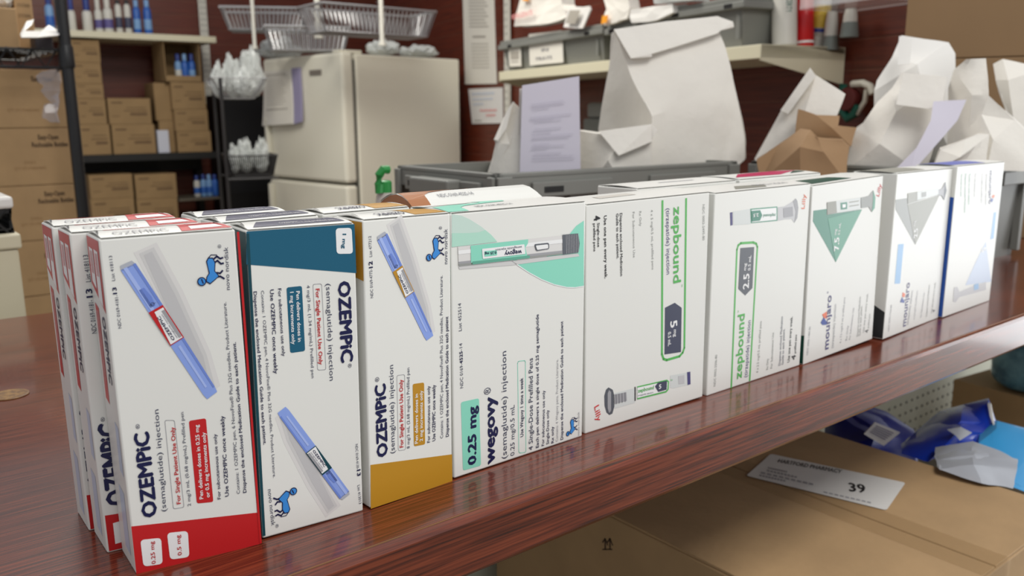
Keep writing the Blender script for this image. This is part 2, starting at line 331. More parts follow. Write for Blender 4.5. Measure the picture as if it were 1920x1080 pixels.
class Carton:
    """a folded paperboard carton standing on the counter: x,y of its front-left foot, yaw, side tilt, width, height, depth"""
    def __init__(s, name, label, cat, x, y, yaw, roll, w, h, d, group=None, z=0.0, flap=True, edge=None, arch=0.0, side=None):
        yw, rl = R(yaw), R(roll)
        s.U = Vector((math.cos(yw)*math.cos(rl), math.sin(yw)*math.cos(rl), math.sin(rl)))
        s.V = Vector((-math.cos(yw)*math.sin(rl), -math.sin(yw)*math.sin(rl), math.cos(rl)))
        s.W = Vector((-math.sin(yw), math.cos(yw), 0)) if side is None else hdir(side); s.w, s.h, s.d = w, h, d
        s.O = Vector((x, y, z+max(0, -w*math.sin(rl))))
        s.root = thing(name, label, cat, s.O, group)
        s.mb = MB(); e = 0.0009
        s.mb.obox(s.O, s.U*w, s.W*d, s.V*h, WHITE, bev=e)
        s.front = Face(s.mb, s.O, s.U, s.V, s.U.cross(s.V))
        s.left = Face(s.mb, s.O+s.W*d, -s.W, s.V, (-s.W).cross(s.V))
        s.top = Face(s.mb, s.O+s.V*h, s.U, s.W, s.V)
        s.arch = arch
    def finish(s, flap_mat=None, slit=True):
        s.mb.build('carton_body', s.root)
        fb = MB(); t = 0.0005; a = s.O+s.V*s.h
        n = 6; b0 = s.O+s.V*(s.h+0.0006)
        pts = []                                   # the closing flap, tucked in at the back, arched a little
        for i in range(n+1):
            k = i/n; z = math.sin(k*math.pi)*(0.0012+s.arch)
            pts.append((k, z))
        for (k0, z0), (k1, z1) in zip(pts, pts[1:]):
            A = b0 + s.W*(s.d*k0) + s.V*z0; B = b0 + s.W*(s.d*k1) + s.V*z1
            e = 0.0012
            fb.poly([A+s.U*e, A+s.U*(s.w-e), B+s.U*(s.w-e), B+s.U*e], flap_mat or WHITE)
            fb.poly([A+s.U*e-s.V*t, B+s.U*e-s.V*t, B+s.U*(s.w-e)-s.V*t, A+s.U*(s.w-e)-s.V*t], flap_mat or WHITE)
            fb.poly([A+s.U*e, B+s.U*e, B+s.U*e-s.V*t, A+s.U*e-s.V*t], flap_mat or WHITE)
            fb.poly([A+s.U*(s.w-e), A+s.U*(s.w-e)-s.V*t, B+s.U*(s.w-e)-s.V*t, B+s.U*(s.w-e)], flap_mat or WHITE)
        if s.arch:
            for e_ in (0.0012, s.w-0.0012): fb.poly([b0 + s.W*(s.d*k) + s.V*(z-.0003) + s.U*e_ for k, z in pts], INK['brown'] if s.arch > .005 else WHITE)
        s.fb = fb; s.pts = pts
        return fb
    def flap_band(s, u0, u1, k0, k1, m, lift=0.00025):
        """printing on the arched closing flap between fractions of width and depth"""
        n = 6; b0 = s.O+s.V*(s.h+0.0006)
        for i in range(n):
            a = k0+(k1-k0)*i/n; b = k0+(k1-k0)*(i+1)/n
            za = math.sin(a*math.pi)*(0.0012+s.arch)+lift; zb = math.sin(b*math.pi)*(0.0012+s.arch)+lift
            A = b0+s.W*(s.d*a)+s.V*za; B = b0+s.W*(s.d*b)+s.V*zb
            s.fb.poly([A+s.U*(s.w*u0), A+s.U*(s.w*u1), B+s.U*(s.w*u1), B+s.U*(s.w*u0)], m)
    def flap_poly(s, pts, m, lift=0.00025):
        """outline in (u,k) fractions laid on the arch"""
        pp = []
        for (a, b), (c, d) in zip(pts, pts[1:]+pts[:1]):
            for i in range(3): pp.append((a+(c-a)*i/3, b+(d-b)*i/3))
        b0 = s.O+s.V*(s.h+0.0006)
        tri = tessellate_polygon([[Vector((a, b, 0)) for a, b in pp]])
        vs = [b0+s.U*(s.w*a)+s.W*(s.d*b)+s.V*(math.sin(b*math.pi)*(0.0012+s.arch)+lift) for a, b in pp]
        fs = []
        for t in tri:
            a, b, c = (vs[i] for i in t); fs.append(tuple(t) if (b-a).cross(c-a).z > 0 else (t[0], t[2], t[1]))
        s.fb.mesh(vs, fs, m)
    def flap_text(s, t, u0, u1, k, hk, m, bold=0.0, flip=False):
        b0 = s.O+s.V*(s.h+0.0006); vs, fs = text_mesh(t, bold); out = []
        for x, y in vs:
            if flip: x = 1-x; y = -y
            kk = k+y*hk; u = u0+(u1-u0)*x
            out.append(b0+s.U*(s.w*u)+s.W*(s.d*kk)+s.V*(math.sin(min(max(kk, 0), 1)*math.pi)*(0.0012+s.arch)+0.0005))
        s.fb.mesh(out, fs, m)
    def done(s):
        if s.w < .07:                # the open slit where the dust flap tucks in
            for a, b in ((.012, .05), (.965, .93)): s.flap_poly([(a, .12), ((a+b)/2, .30), (b, .55), ((a+b)/2, .80), (a, .93), ((a+b)/2-.008, .76), (b-.018, .55), ((a+b)/2-.008, .34)], INK['coal'], .0006)
        s.fb.build('top_flap', s.root)

# ================================================================== THE SETTING
fl = MB(); fl.box((-1.6, -2.6, -0.97), (4.2, 6.6, -0.95), mat('floor_vinyl', (150, 142, 130), rough=0.5, vary=0.15, vscale=3)); struct(fl.build('floor'))
WL = Plane(CAM+Vector((0, 5.2, 0)), -3)
WRP = hd(861, 215, 4.6); WRP.z = 0
WR = Plane(WRP, 258)
corner = None
# corner of the two slat walls
a11, a12 = WL.U.x, -WR.U.x; a21, a22 = WL.U.y, -WR.U.y; b_ = WR.P-WL.P; det = a11*a22-a12*a21
t_ = (b_.x*a22-a12*b_.y)/det; corner = WL.P+WL.U*t_; corner.z = 0
def slatwall(name, P0, U, N, length, z0, z1):
    mb = MB(); z = z0; pitch = 0.0762; g = 0.006
    mb.obox(P0-N*0.03+Vector((0, 0, z0)), U*length, N*0.0275, Vector((0, 0, z1-z0)), mat('slat_groove', (112, 64, 48), rough=.5))
    while z < z1-pitch:
        mb.obox(P0-N*0.018+Vector((0, 0, z)), U*length, N*0.018, Vector((0, 0, pitch-g)), SLAT); z += pitch
    return struct(mb.build(name))
slatwall('wall_left', corner-WL.U*3.6, WL.U, Vector((WL.U.y, -WL.U.x, 0)), 3.6, -0.95, 1.6)
lr = (WR.P-corner).dot(WR.U) + 2.93
slatwall('wall_right', corner, WR.U, WR.n, lr, -0.95, 1.6)

# ------------------------------------------------------------------ counter
ct = thing('pharmacy_counter', 'long mahogany laminate counter with thick rounded front edge carrying the drug cartons', 'counter', (0.7, 0.3, -0.95))
mb = MB(); mb.box((-0.75, -0.052, -0.028), (2.3, 0.7085, 0), WOOD, bev=0.0012); mb.build('countertop', ct, origin=(0, 0, 0)).location = -Vector(ct.location)
def place(o): o.location = -parent_loc(o.parent); return o
mb = MB(); prof = [(-0.052, 0.0), (-0.0555, -0.0012), (-0.0575, -0.004), (-0.0575, -0.036), (-0.0555, -0.039), (-0.052, -0.040), (-0.030, -0.040), (-0.030, -0.0285), (-0.052, -0.0285)]
n_ = len(prof); vs = [(x, y, z) for x in (-0.75, 2.3) for y, z in prof]
mb.mesh(vs, [tuple(range(n_-1, -1, -1)), tuple(range(n_, 2*n_))] + [(i, (i+1) % n_, n_+(i+1) % n_, n_+i) for i in range(n_)], WOOD)
place(mb.build('front_edge_moulding', ct, origin=(0, 0, 0)))
mb = MB(); mb.box((-0.75, -0.0524, -0.001), (2.3, -0.0518, 0.00025), mat('seam_highlight', (132, 96, 58), rough=.4)); place(mb.build('edge_seam', ct, origin=(0, 0, 0)))  # moulding seam; its light tint paints in the highlight along the bevel
PEG = mat('pegboard_panel_paint', (206, 206, 186), rough=0.6)
mb = MB(); mb.box((-0.75, 0.4302, -0.95), (2.3, 0.445, -0.0283), PEG)
hole = mat('pegboard_hole', (60, 58, 50), rough=0.9)
for i in range(28):
    for k in range(16):
        cx, cz = 1.32+i*0.0254, -0.20-k*0.0254
        mb.poly([(cx+math.cos(t)*0.0036, 0.4296, cz+math.sin(t)*0.0036) for t in [j*math.pi/3 for j in range(6)]], hole)
pgb = mb.build('pegboard_panel', None, origin=(0.8, 0.43, -0.95)); tag(pgb, 'cream perforated pegboard panel closing the space under the counter', 'pegboard')
mb = MB(); mb.box((-0.75, -0.30, -0.52), (2.3, 0.43, -0.50), mat('shelf_deck_paint', (120, 112, 98), rough=0.6)); mb.box((-0.75, -0.28, -0.95), (2.3, 0.43, -0.521), mat('base_paint', (60, 54, 48), rough=0.7))
lsd = mb.build('base_shelf', None, origin=(0.8, 0.0, -0.95)); tag(lsd, 'dark deck shelf below the counter holding the cartons and packs', 'shelf')
gp = onz(17, 741)
mb = MB(); mb.lathe((gp.x, gp.y, 0.0002), (0, 0, 1), [(0.0155, 0), (0.0155, 0.0006), (0.0145, 0.0009)], mat('worn_brass_plug', (150, 112, 56), rough=0.55, rgb2=(92, 58, 30), vscale=160), n=28, smooth=False)
o = mb.build('plug_disc', ct, origin=(0, 0, 0)); place(o); o['label'] = 'mottled brass coloured round plug in the counter top'

# ================================================================== THE CARTONS ON THE COUNTER
OZG = None
def P_red_side(c, o=None):
    """red printing of the narrow left side, given in side fractions"""
    f = c.left; h = c.h; d = c.d
    f.poly_uv([(0.002, h-0.001), (d-0.001, h-0.001), (d-0.001, h*.79), (0.002, h*.855)], INK['red'], 1)
    for a in (0.18, 0.56):
        f.poly_uv([(d*a, h*.965), (d*(a+.28), h*.962), (d*(a+.28), h*.868-(a*.02)), (d*a, h*.885-(a*.02))], INK['wht'], 2)
        for kk, tt in ((0, 0),):
            for j in range(2):
                f.poly_uv([(d*(a+.07+j*.1), h*.955), (d*(a+.12+j*.1), h*.955), (d*(a+.12+j*.1), h*.89), (d*(a+.07+j*.1), h*.89)], INK['pink'], 3)
    f.poly_uv([(d*.16, h*.80), (d*.42, h*.79), (d*.42, h*.50), (d*.16, h*.51)], INK['red'], 1)
    for j in range(6):
        f.poly_uv([(d*(.2+j*.035), h*.78), (d*(.215+j*.035), h*.78), (d*(.215+j*.035), h*(.55+.02*(j % 3))), (d*(.2+j*.035), h*(.55+.02*(j % 3)))], INK['pink'], 2)
    vs, fs = text_mesh('OZEMPiC', .03)
    f.mb.mesh([f.P(d*(.62+y*.22), h*(.775-x*.2), 2) for x, y in vs], fs, INK['navy'])
    f.poly_uv([(d*.66, h*.46), (d*.9, h*.45), (d*.9, h*.30), (d*.66, h*.31)], INK['paleb'], 1)
    f.poly_uv([(d*.40, h*.25), (d*.75, h*.24), (d*.75, h*.04), (d*.40, h*.05)], INK['paleb'], 1)
def red_flap(c):
    c.flap_poly([(.60, .04), (.985, .06), (.93, .86), (.66, .9)], INK['red'])
    c.flap_poly([(.68, .12), (.93, .16), (.90, .40), (.69, .36)], INK['wht'], .0004)
    c.flap_poly([(.70, .55), (.90, .56), (.88, .76), (.71, .74)], INK['pink'], .0004)
    c.flap_text('OZEMPiC', .12, .52, .12, .22, INK['mgrey'])
    c.flap_poly([(.1, .62), (.55, .66), (.55, .74), (.1, .7)], INK['red'])
c = Carton('medicine_carton', 'red banded injection pen carton, foremost of the three at the left end', 'carton', -0.0003, 0.0007, -9.8, 0.46, 0.0641, 0.1771, 0.0305, 'red banded pen cartons', side=88)
f = c.front; K = INK
f.poly([(246, 987), (482, 961), (489, 1019.5), (256, 1079)], K['red'], 1)
f.stroke([(446, 436), (488.5, 1017)], 0.0012, K['red'], 3)
f.rr([(263, 1012), (302, 1008), (305, 1057), (269, 1062)], K['wht'], 2); f.rr([(313, 999), (352, 995), (355, 1044), (319, 1049)], K['wht'], 2)
f.text('0.25 mg', (292, 1056), (288, 1014), 8, K['red'], .015, 3); f.text('0.5 mg', (341, 1040), (337, 1002), 8, K['red'], .015, 3)
f.text('OZEMPiC', (294, 967), (278, 808), 28, K['navy'], .045); f.text('®', (263, 803), (261, 794), 8, K['navy'])
f.text('(semaglutide) injection', (312, 958), (297, 767), 10, K['slate'])
f.rr([(309, 788), (327, 788), (345, 951), (325, 954)], K['mgrey'], 1, out=0.0003)
f.text('For Single Patient Use Only', (339, 944), (327, 800), 8, K['red'], .02)
f.text('2 mg/3 mL (0.68 mg/mL) Prefilled pen', (358, 948), (344, 772), 6.5, K['slate'])
f.rr([(354, 789), (386, 784), (400, 941), (369, 944)], K['red'], 1, r=.15)
f.text('Pen delivers doses in 0.25 mg', (381, 935), (372, 796), 7.5, K['wht'], .02); f.text('or 0.5 mg increments only', (393, 932), (385, 810), 7.5, K['wht'], .02)
f.text('For subcutaneous use only', (414, 935), (406, 813), 6.5, K['navy'], .008); f.text('Use OZEMPIC once weekly', (429, 930), (420, 779), 7.5, K['navy'], .015)
f.text('Contains: 1 OZEMPIC pen, 6 NovoFine® Plus 32G needles, Product Literature.', (450, 925), (424, 566), 6.5, K['slate'])
f.text('Dispense the enclosed Medication Guide to each patient.', (462, 923), (442, 641), 6.5, K['navy'], .015)
f.text('NDC 0169-4181-', (228, 615), (221, 553), 6.5, K['slate']); f.text('13', (219.5, 551), (218, 538), 8, K['navy'], .03); f.text('List 418113', (216, 526), (210, 479), 6.5, K['slate'])
pen_art(f, (224, 503), (252, 490), (386, 750), (410, 732), .32, .57, 'red')
bull_art(f, (431, 543), (427, 463), 8.5, .9); f.text('®', (415, 465), (414.5, 458), 7, K['slate'])
P_red_side(c); c.finish(); red_flap(c); c.done()
def oz_back(x, y, yaw, label):
    c = Carton('medicine_carton', label, 'carton', x, y, yaw, 0.45, 0.0641, 0.1771, 0.0305, 'red banded pen cartons', side=89)
    f = c.front; h = c.h; wd = c.w
    f.poly_uv([(0.001, 0.001), (wd-0.001, 0.001), (wd-0.001, h*.10), (0.001, h*.125)], K['red'], 1)
    f.poly_uv([(wd*.07, h*.025), (wd*.24, h*.03), (wd*.24, h*.10), (wd*.07, h*.095)], K['wht'], 2)
    def tx(s, u, v0, v1, hh, m, b=0):
        vs, fs = text_mesh(s, b); f.mb.mesh([f.P(u-yy*hh, v0+(v1-v0)*xx, 2) for xx, yy in vs], fs, m)
    tx('OZEMPiC', wd*.2, h*.15, h*.42, .0105, K['navy'], .045); tx('®', wd*.1, h*.425, h*.44, .002, K['navy'])
    tx('NDC 0169-4181-', wd*.115, h*.70, h*.80, .0024, K['slate']); tx('13', wd*.115, h*.808, h*.835, .003, K['navy'], .03); tx('List 418113', wd*.115, h*.855, h*.935, .0024, K['slate'])
    tx('(semaglutide) injection', wd*.3, h*.155, h*.48, .003, K['slate'])
    P_red_side(c); c.finish(); red_flap(c); c.done(); return c
oz_back(-0.0064, 0.0335, -9.2, 'red banded injection pen carton, middle one of the three at the left end')
oz_back(-0.0080, 0.0675, -8.5, 'red banded injection pen carton, rearmost of the three at the left end')

# --- teal carton, upside down
c = Carton('medicine_carton', 'teal banded injection pen carton standing upside down between red and gold cartons', 'carton', 0.0660, -0.0065, -3.66, -0.78, 0.0619, 0.1750, 0.0305)
f = c.front; h = c.h; wd = c.w
f.poly([(462, 434), (664.5, 420), (668, 512), (462, 496)], K['teal'], 1)
f.rr([(629, 428), (659, 427), (661.5, 475.5), (631, 476)], K['wht'], 2); f.text('1 mg', (642, 438), (641, 466), 7, K['teal'], .03, 3)
f.text('OZEMPiC', (634, 528), (640, 681), 23, K['navy'], .045); f.text('®', (652, 682), (652.5, 690), 7, K['navy'])
f.text('(semaglutide) injection', (611, 532), (618, 714), 9.5, K['slate'])
f.rr([(586.6, 533), (603, 532), (611, 693), (595.5, 694)], K['mgrey'], 1, out=0.0003)
f.text('For Single Patient Use Only', (591.6, 541.5), (598, 684), 7.5, K['red'], .02)
f.text('4 mg/3 mL (1.34 mg/mL) Prefilled pen', (575, 535), (584, 709), 6, K['slate'])
f.rr([(537, 539), (566, 536), (572, 658), (544, 662)], K['teal'], 1, r=.15)
f.text('Pen delivers doses in', (555, 546), (558.5, 641), 7, K['wht'], .02); f.text('1 mg increments only', (543.6, 547.5), (547, 646), 7, K['wht'], .02)
f.text('For subcutaneous use only', (521, 541), (529, 668), 6.5, K['navy'], .008); f.text('Use OZEMPIC once weekly', (506, 543), (514, 701), 7.5, K['navy'], .015)
f.text('Contains: 1 OZEMPIC pen, 4 NovoFine® Plus 32G needles, Product Literature.', (489, 545), (512, 896), 6, K['slate'])
f.text('Dispense the enclosed Medication Guide to each patient.', (475, 546.6), (494, 834), 6.5, K['navy'], .015)
pen_art(f, (656, 923), (638, 937), (537, 761), (518, 776), .30, .56, 'dteal')
bull_art(f, (502, 918), (509, 986), 8, .95); f.text('®', (516, 983), (516.5, 990), 6, K['slate'])
f.text('NDC 0169-4130-', (666, 833), (668.5, 880), 5, K['slate']); f.text('13', (669, 881), (669.8, 893), 7, K['navy'], .03); f.text('List 413013', (670, 910), (673, 945), 5, K['slate'])
f = c.left; f.poly_uv([(0.0005, 0.001), (c.d-.0004, 0.001), (c.d-.0004, h-.001), (0.0005, h-.001)], K['dteal'], 1)
f = c.front; f.stroke_uv([(0.0008, 0.002), (0.0008, h-.002)], 0.0016, K['dteal'], 2)
c.finish()
def navy_flap(c):
    c.flap_poly([(.08, .10), (.94, .16), (.88, .72), (.20, .66)], K['navy'])
    c.flap_text('0169-4130-13', .60, .80, .42, .12, K['lgrey']); c.flap_text('OZEMPIC 1 mg prefilled pen', .34, .86, .22, .12, K['lgrey'])
    for i in range(14): c.flap_poly([(.60+i*.015, .5), (.606+i*.015, .5), (.606+i*.015, .64), (.60+i*.015, .64)], K['mgrey'], .0004)
navy_flap(c); c.done()
for x, y, yaw, lb in ((0.0665, 0.0265, 0.5, 'pen carton with navy printed top flap, directly behind the teal banded carton'), (0.0655, 0.0620, -2.0, 'pen carton with navy printed top flap, farthest back behind the teal banded carton')):
    c = Carton('medicine_carton', lb, 'carton', x, y, yaw, 0, 0.0600 if y < .05 else .056, 0.1765, 0.0305, 'navy topped pen cartons')
    c.left.poly_uv([(0.0005, 0.001), (c.d-.0004, 0.001), (c.d-.0004, c.h*.9), (0.0005, c.h*.9)], K['dteal'], 1)
    c.finish(); navy_flap(c); c.done()

# --- gold cartons
c = Carton('medicine_carton', 'gold banded injection pen carton between the teal and the mint pen cartons', 'carton', 0.1318, -0.0120, 2.63, -0.87, 0.0625, 0.1754, 0.0305, 'gold banded pen cartons')
f = c.front; h = c.h; wd = c.w
f.poly([(694.5, 871.7), (847.5, 851.7), (848, 902.5), (695, 954)], K['gold'], 1)
f.text('OZEMPiC', (726, 854), (722, 718), 20, K['navy'], .045); f.text('®', (711, 715), (710.5, 706), 8, K['navy'])
f.text('(semaglutide) injection', (740, 849), (737, 683.6), 9, K['slate'])
f.rr([(744, 704), (758.6, 702), (760.5, 843), (746.7, 845)], K['mgrey'], 1, out=0.0003)
f.text('For Single Patient Use Only', (756, 838), (755, 711), 7, K['red'], .02)
f.text('8 mg/3 mL (2.68 mg/mL) Prefilled pen', (768, 840), (767.5, 689), 5.5, K['slate'])
f.rr([(773.6, 720), (795, 717), (797, 833), (776, 837)], K['gold'], 1, r=.15)
f.text('Pen delivers doses in', (783, 831), (783, 738), 6, K['wht'], .02); f.text('2 mg increments only', (792, 826.7), (792, 731.7), 6, K['wht'], .02)
f.text('For subcutaneous use only', (806, 829), (806, 723), 5.5, K['navy'], .008); f.text('Use OZEMPIC once weekly', (816, 826), (816, 721), 6, K['navy'], .015)
f.text('Contains: 1 OZEMPIC pen, 4 NovoFine® Plus 32G needles, Product Literature.', (830.5, 821), (829.7, 516), 5.5, K['slate'])
f.text('Dispense the enclosed Medication Guide to each patient', (841, 818), (840, 593), 5.5, K['navy'], .015)
f.text('NDC 0169-4772-', (699.7, 558), (697.6, 504), 5.5, K['slate']); f.text('12', (698.6, 502), (697.8, 489), 7.5, K['navy'], .03); f.text('List 477212', (697.6, 481), (695.7, 442), 5.5, K['slate'])
pen_art(f, (705.6, 447.7), (724.4, 435), (798, 639.7), (814, 627.6), .31, .56, 'gold')
bull_art(f, (838.6, 494.7), (838.6, 429), 7, .95); f.text('®', (828.5, 430), (828.5, 424), 6, K['slate'])
f = c.left; f.poly_uv([(0.0005, h-.001), (c.d-.0004, h-.001), (c.d-.0004, h*.80), (0.0005, h*.82)], K['gold'], 1)
def gold_flap(c):
    c.flap_poly([(.60, .05), (.985, .08), (.86, .88), (.55, .85)], K['gold'])
    c.flap_text('OZEMPiC', .22, .54, .36, .2, K['navy'], .03, True); c.flap_text('(semaglutide) injection', .15, .5, .62, .12, K['mgrey'], 0, True)
c.finish(); gold_flap(c); c.done()
c = Carton('medicine_carton', 'gold topped pen carton hidden behind the gold banded carton, only its top in view', 'carton', 0.1305, 0.0300, 0.5, 0, 0.0620, 0.1765, 0.0305, 'gold banded pen cartons')
c.finish(); gold_flap(c); c.done()

# --- mint weekly pen cartons
c = Carton('medicine_carton', 'wide white carton with mint swooshes, printed grey ended pen and mint strength box', 'carton', 0.1963, -0.0084, 1.38, -0.38, 0.1177, 0.1743, 0.046, 'swoosh topped weekly pen cartons')
f = c.front
D = lambda x, y: (850+x/6.352, 390+y/6.352)
f.poly([D(-20, 72), D(100, 92), D(200, 138), D(330, 220), D(450, 320), D(520, 400), D(200, 440), D(-20, 465)], K['pmint'], 1)
f.poly([D(-20, 300), D(150, 300), D(300, 290), D(380, 262), D(450, 320), D(520, 400), D(200, 440), D(-20, 465)], mat('ink_mint_mid', (178, 222, 204), **CARD), 2)
f.poly([D(1553, 150), D(1460, 215), D(1400, 290), D(1300, 420), D(1200, 520), D(1080, 600), D(980, 645), D(870, 645), D(770, 620), D(700, 605), D(780, 690), D(900, 765), D(1050, 848), D(1200, 908), D(1350, 940), D(1450, 942), D(1553, 925)], K['mint'], 1)
f.stroke([D(600, 560), D(720, 650), D(900, 770), D(1050, 852), D(1200, 912), D(1350, 945), D(1450, 947), D(1553, 930)], 0.0006, K['wht'], 2)
f.poly([D(60, 700), D(1290, 560), D(1480, 540), D(1500, 575), D(700, 680), D(70, 730)], K['sh2'], 2)
q = f.quad(D(50, 460), D(60, 690), D(1300, 325), D(1295, 550))
f.poly_uv([q(0, 0), q(0, 1), q(1, 1), q(1, 0)], K['sh1'], 3)
f.poly_uv([q(0, .78), q(0, 1), q(1, 1), q(1, .8)], K['mgrey'], 4); f.poly_uv([q(0, .9), q(0, 1), q(1, 1), q(1, .92)], K['ggrey'], 5); f.poly_uv([q(0, .2), q(0, .4), q(1, .4), q(1, .2)], K['wht'], 4)
f.poly([D(200, 447), D(885, 372), D(882, 420), D(850, 470), D(880, 590), D(205, 672)], K['mint'], 5)
f.poly_uv([q(.12, .84), q(.12, 1), q(.66, 1), q(.66, .86)], mat('ink_mint_deep', (96, 168, 146), **CARD), 6)
f.rr([D(332, 485), D(836, 430), D(850, 545), D(342, 605)], K['wht'], 7, r=.1)
f.text('wegovy', D(805, 497), D(600, 520), 9, K['navy'], .03, 8); f.text('semaglutide injection', D(805, 450), D(490, 488), 4.5, K['slate'], 0, 8); f.rr([D(358, 512), D(508, 498), D(512, 560), D(362, 578)], K['mint'], 8); f.text('0.25 mg', D(502, 512), D(362, 530), 5, K['navy'], .03, 9)
f.rr([D(955, 430), D(1130, 412), D(1135, 485), D(980, 512)], K['dslate'], 6, r=.3); f.rr([D(972, 446), D(1118, 430), D(1122, 478), D(990, 498)], K['wht'], 7, r=.3)
f.poly([D(1293, 318), D(1480, 302), D(1498, 420), D(1485, 528), D(1296, 555)], K['dslate'], 5); 
for i in range(8): f.stroke([D(1335+i*20, 325-i*2), D(1340+i*20, 540-i*2)], 0.0005, K['mgrey'], 6)
f.rr([(864, 754), (898, 746.5), (901.7, 872.8), (868, 882.4)], K['mint'], 1, r=.12)
f.text('0.25 mg', (892, 869.4), (892.5, 760), 15.5, K['navy'], .04)
f.text('wegovy', (927, 867.6), (927, 741), 19, K['navy'], .04); f.text('®', (920, 738), (920, 725), 13, K['navy'], 0)
f.text('(semaglutide) injection', (950, 858.5), (949, 657.6), 10, K['slate']); f.text('0.25 mg/0.5 mL', (964.4, 853), (964.4, 758.7), 8, K['slate'])
f.rr([(970.4, 677.6), (985, 675.7), (986, 848), (972.7, 849.5)], K['mint'], 1, out=0.0005)
f.text('Use Wegovy 1 time a week', (981, 818), (980.5, 708), 6, K['navy'], .01); f.text('4 Single-Dose Prefilled Pens', (998.7, 842.5), (998.7, 670.6), 8, K['slate'], .004)
f.text('Each pen delivers a single dose of 0.25 mg semaglutide', (1009.8, 838.6), (1009.8, 588.8), 5.5, K['navy'], .01)
f.text('For subcutaneous use only', (1020, 835), (1021.5, 731.5), 5, K['navy'], .006); f.text('Single-Dose only', (1029, 832), (1029, 768), 5, K['navy'], .006); f.text('Rx only', (1038, 830), (1038, 799), 5, K['navy'], .01)
f.text('Contains: 4 Wegovy pens, Product Literature.', (1046, 827), (1046.6, 673), 4.5, K['mgrey']); f.text('Dispense the enclosed Medication Guide to each patient', (1055.5, 823.5), (1055.5, 601.8), 5, K['navy'], .012)
bull_art(f, (1086.3, 815.8), (1086.3, 771.7), 4, .95, K['mgrey'])
f.text('NDC 0169-', (868.3, 726.8), (867.5, 682), 6, K['slate']); f.text('4525', (867.5, 681), (866.8, 658), 6, K['navy'], .02); f.text('-14', (866.8, 657), (866.4, 643), 6, K['slate']); f.text('List 452514', (865.5, 620), (864.4, 568), 6, K['slate'])
f = c.left; f.poly_uv([(0.001, c.h*.7), (c.d-.001, c.h*.75), (c.d-.001, c.h-.001), (.001, c.h-.001)], K['mint'], 1)
def swoosh_flap(c, col, col2):
    c.flap_poly([(.0, .04), (.13, .02), (.155, .30), (.22, .42), (.36, .50), (.56, .60), (.60, .78), (.52, .92), (.36, .95), (.42, .72), (.36, .62), (.16, .60), (.02, .5)], col)
    c.flap_text('NDC 0169-4525-14', .24, .50, .20, .10, K['mgrey'], .01)
    c.flap_poly([(.0, .62), (.0, .95), (.34, .95), (.38, .80), (.3, .7)], K['warm'] if col2 else WHITE)
c.finish(); swoosh_flap(c, K['mint'], 0); c.done()
c = Carton('medicine_carton', 'white carton with brown swoosh on its bulging top, behind the mint swoosh carton', 'carton', 0.2010, 0.0395, 1.0, 0, 0.1160, 0.1735, 0.046, 'swoosh topped weekly pen cartons', arch=0.007)
c.left.poly_uv([(0.001, c.h*.7), (c.d-.001, c.h*.75), (c.d-.001, c.h-.001), (.001, c.h-.001)], K['brown'], 1)
c.finish(); swoosh_flap(c, K['brown'], 0); c.done()

# --- green lined cartons
def script_sig(f, p0, p1, h, m): f.text('Lilly', p0, p1, h, m, .01)
c = Carton('medicine_carton', 'white carton with green lined panel reading downwards, plunger pen drawn at its foot', 'carton', 0.3184, -0.0039, -1.34, 0.53, 0.1330, 0.1717, 0.046, 'green lined pen cartons')
f = c.front
f.stroke([(1242, 377), (1241, 664), (1244, 673), (1250, 675), (1274, 668), (1280, 661), (1283, 652), (1286.4, 373)], 0.0021, K['green'], 1)
f.text('zepbound', (1263, 388), (1262.5, 531.7), 15, K['green'], .02); f.text('TM', (1277, 533), (1277, 538), 2.5, K['green'])
f.text('(tirzepatide) injection', (1248.5, 391), (1249.7, 514.8), 7.5, K['purple'])
f.poly([(1265, 567.6), (1278, 577), (1276.7, 660), (1245.7, 664.7), (1246.6, 577)], K['slate'], 1)
f.text('5', (1256.5, 603), (1257, 616), 13, K['wht'], .03); f.text('mg', (1262.8, 618.5), (1262.8, 632), 6, K['wht'], .02); f.text('0.5 mL', (1252, 623), (1252, 649.5), 6, K['wht'], .02)
f.text('4', (1113, 405.5), (1114, 415), 12, K['black'], .04); f.text('Single-dose', (1119.6, 418), (1120, 463.4), 4.5, K['black'], .015); f.text('prefilled pens', (1112, 419), (1112.7, 471.5), 4.5, K['black'], .015)
f.text('Use one pen every week.', (1132, 404.4), (1133.5, 522.5), 5.5, K['black'], .02); f.text('Dispense enclosed Medication', (1161.8, 399.8), (1163, 517.8), 4.8, K['black'], .015); f.text('Guide to each patient.', (1155, 400.5), (1156.2, 485.4), 4.8, K['black'], .015)
f.text('Rx Only', (1198.3, 396.3), (1198.8, 424), 4.2, K['ggrey']); f.text('For Subcutaneous Use', (1185.6, 397.5), (1187, 483), 4.2, K['ggrey']); f.text('4 x 5 mg/0.5 mL prefilled pens', (1220, 393.5), (1222, 505.6), 4.2, K['ggrey'])
f.text('NDC 0002-2495-80', (1317, 383.6), (1317, 450.7), 4.2, K['ggrey'])
H_ = lambda x, y: (1100+x/2.16, 580+y/2.16)
f.poly([H_(88, 316), H_(105, 325), H_(112, 350), H_(112, 392), H_(104, 422), H_(92, 428), H_(80, 418), H_(72, 390), H_(71, 350), H_(78, 325)], K['dslate'], 1)
f.poly([H_(90, 326), H_(98, 335), H_(98, 410), H_(90, 420), H_(84, 400), H_(84, 340)], K['mgrey'], 2)
f.poly([H_(104, 342), H_(196, 318), H_(196, 378), H_(112, 402)], K['penc'], 1); f.poly([H_(110, 345), H_(160, 335), H_(162, 370), H_(112, 384)], K['mgrey'], 2)
for i in range(4): f.stroke([H_(118+i*12, 345-i*3), H_(119+i*12, 383-i*3)], 0.0004, K['dslate'], 3)
f.poly([H_(193, 314), H_(198, 313), H_(198, 370), H_(193, 371)], K['coal'], 2)
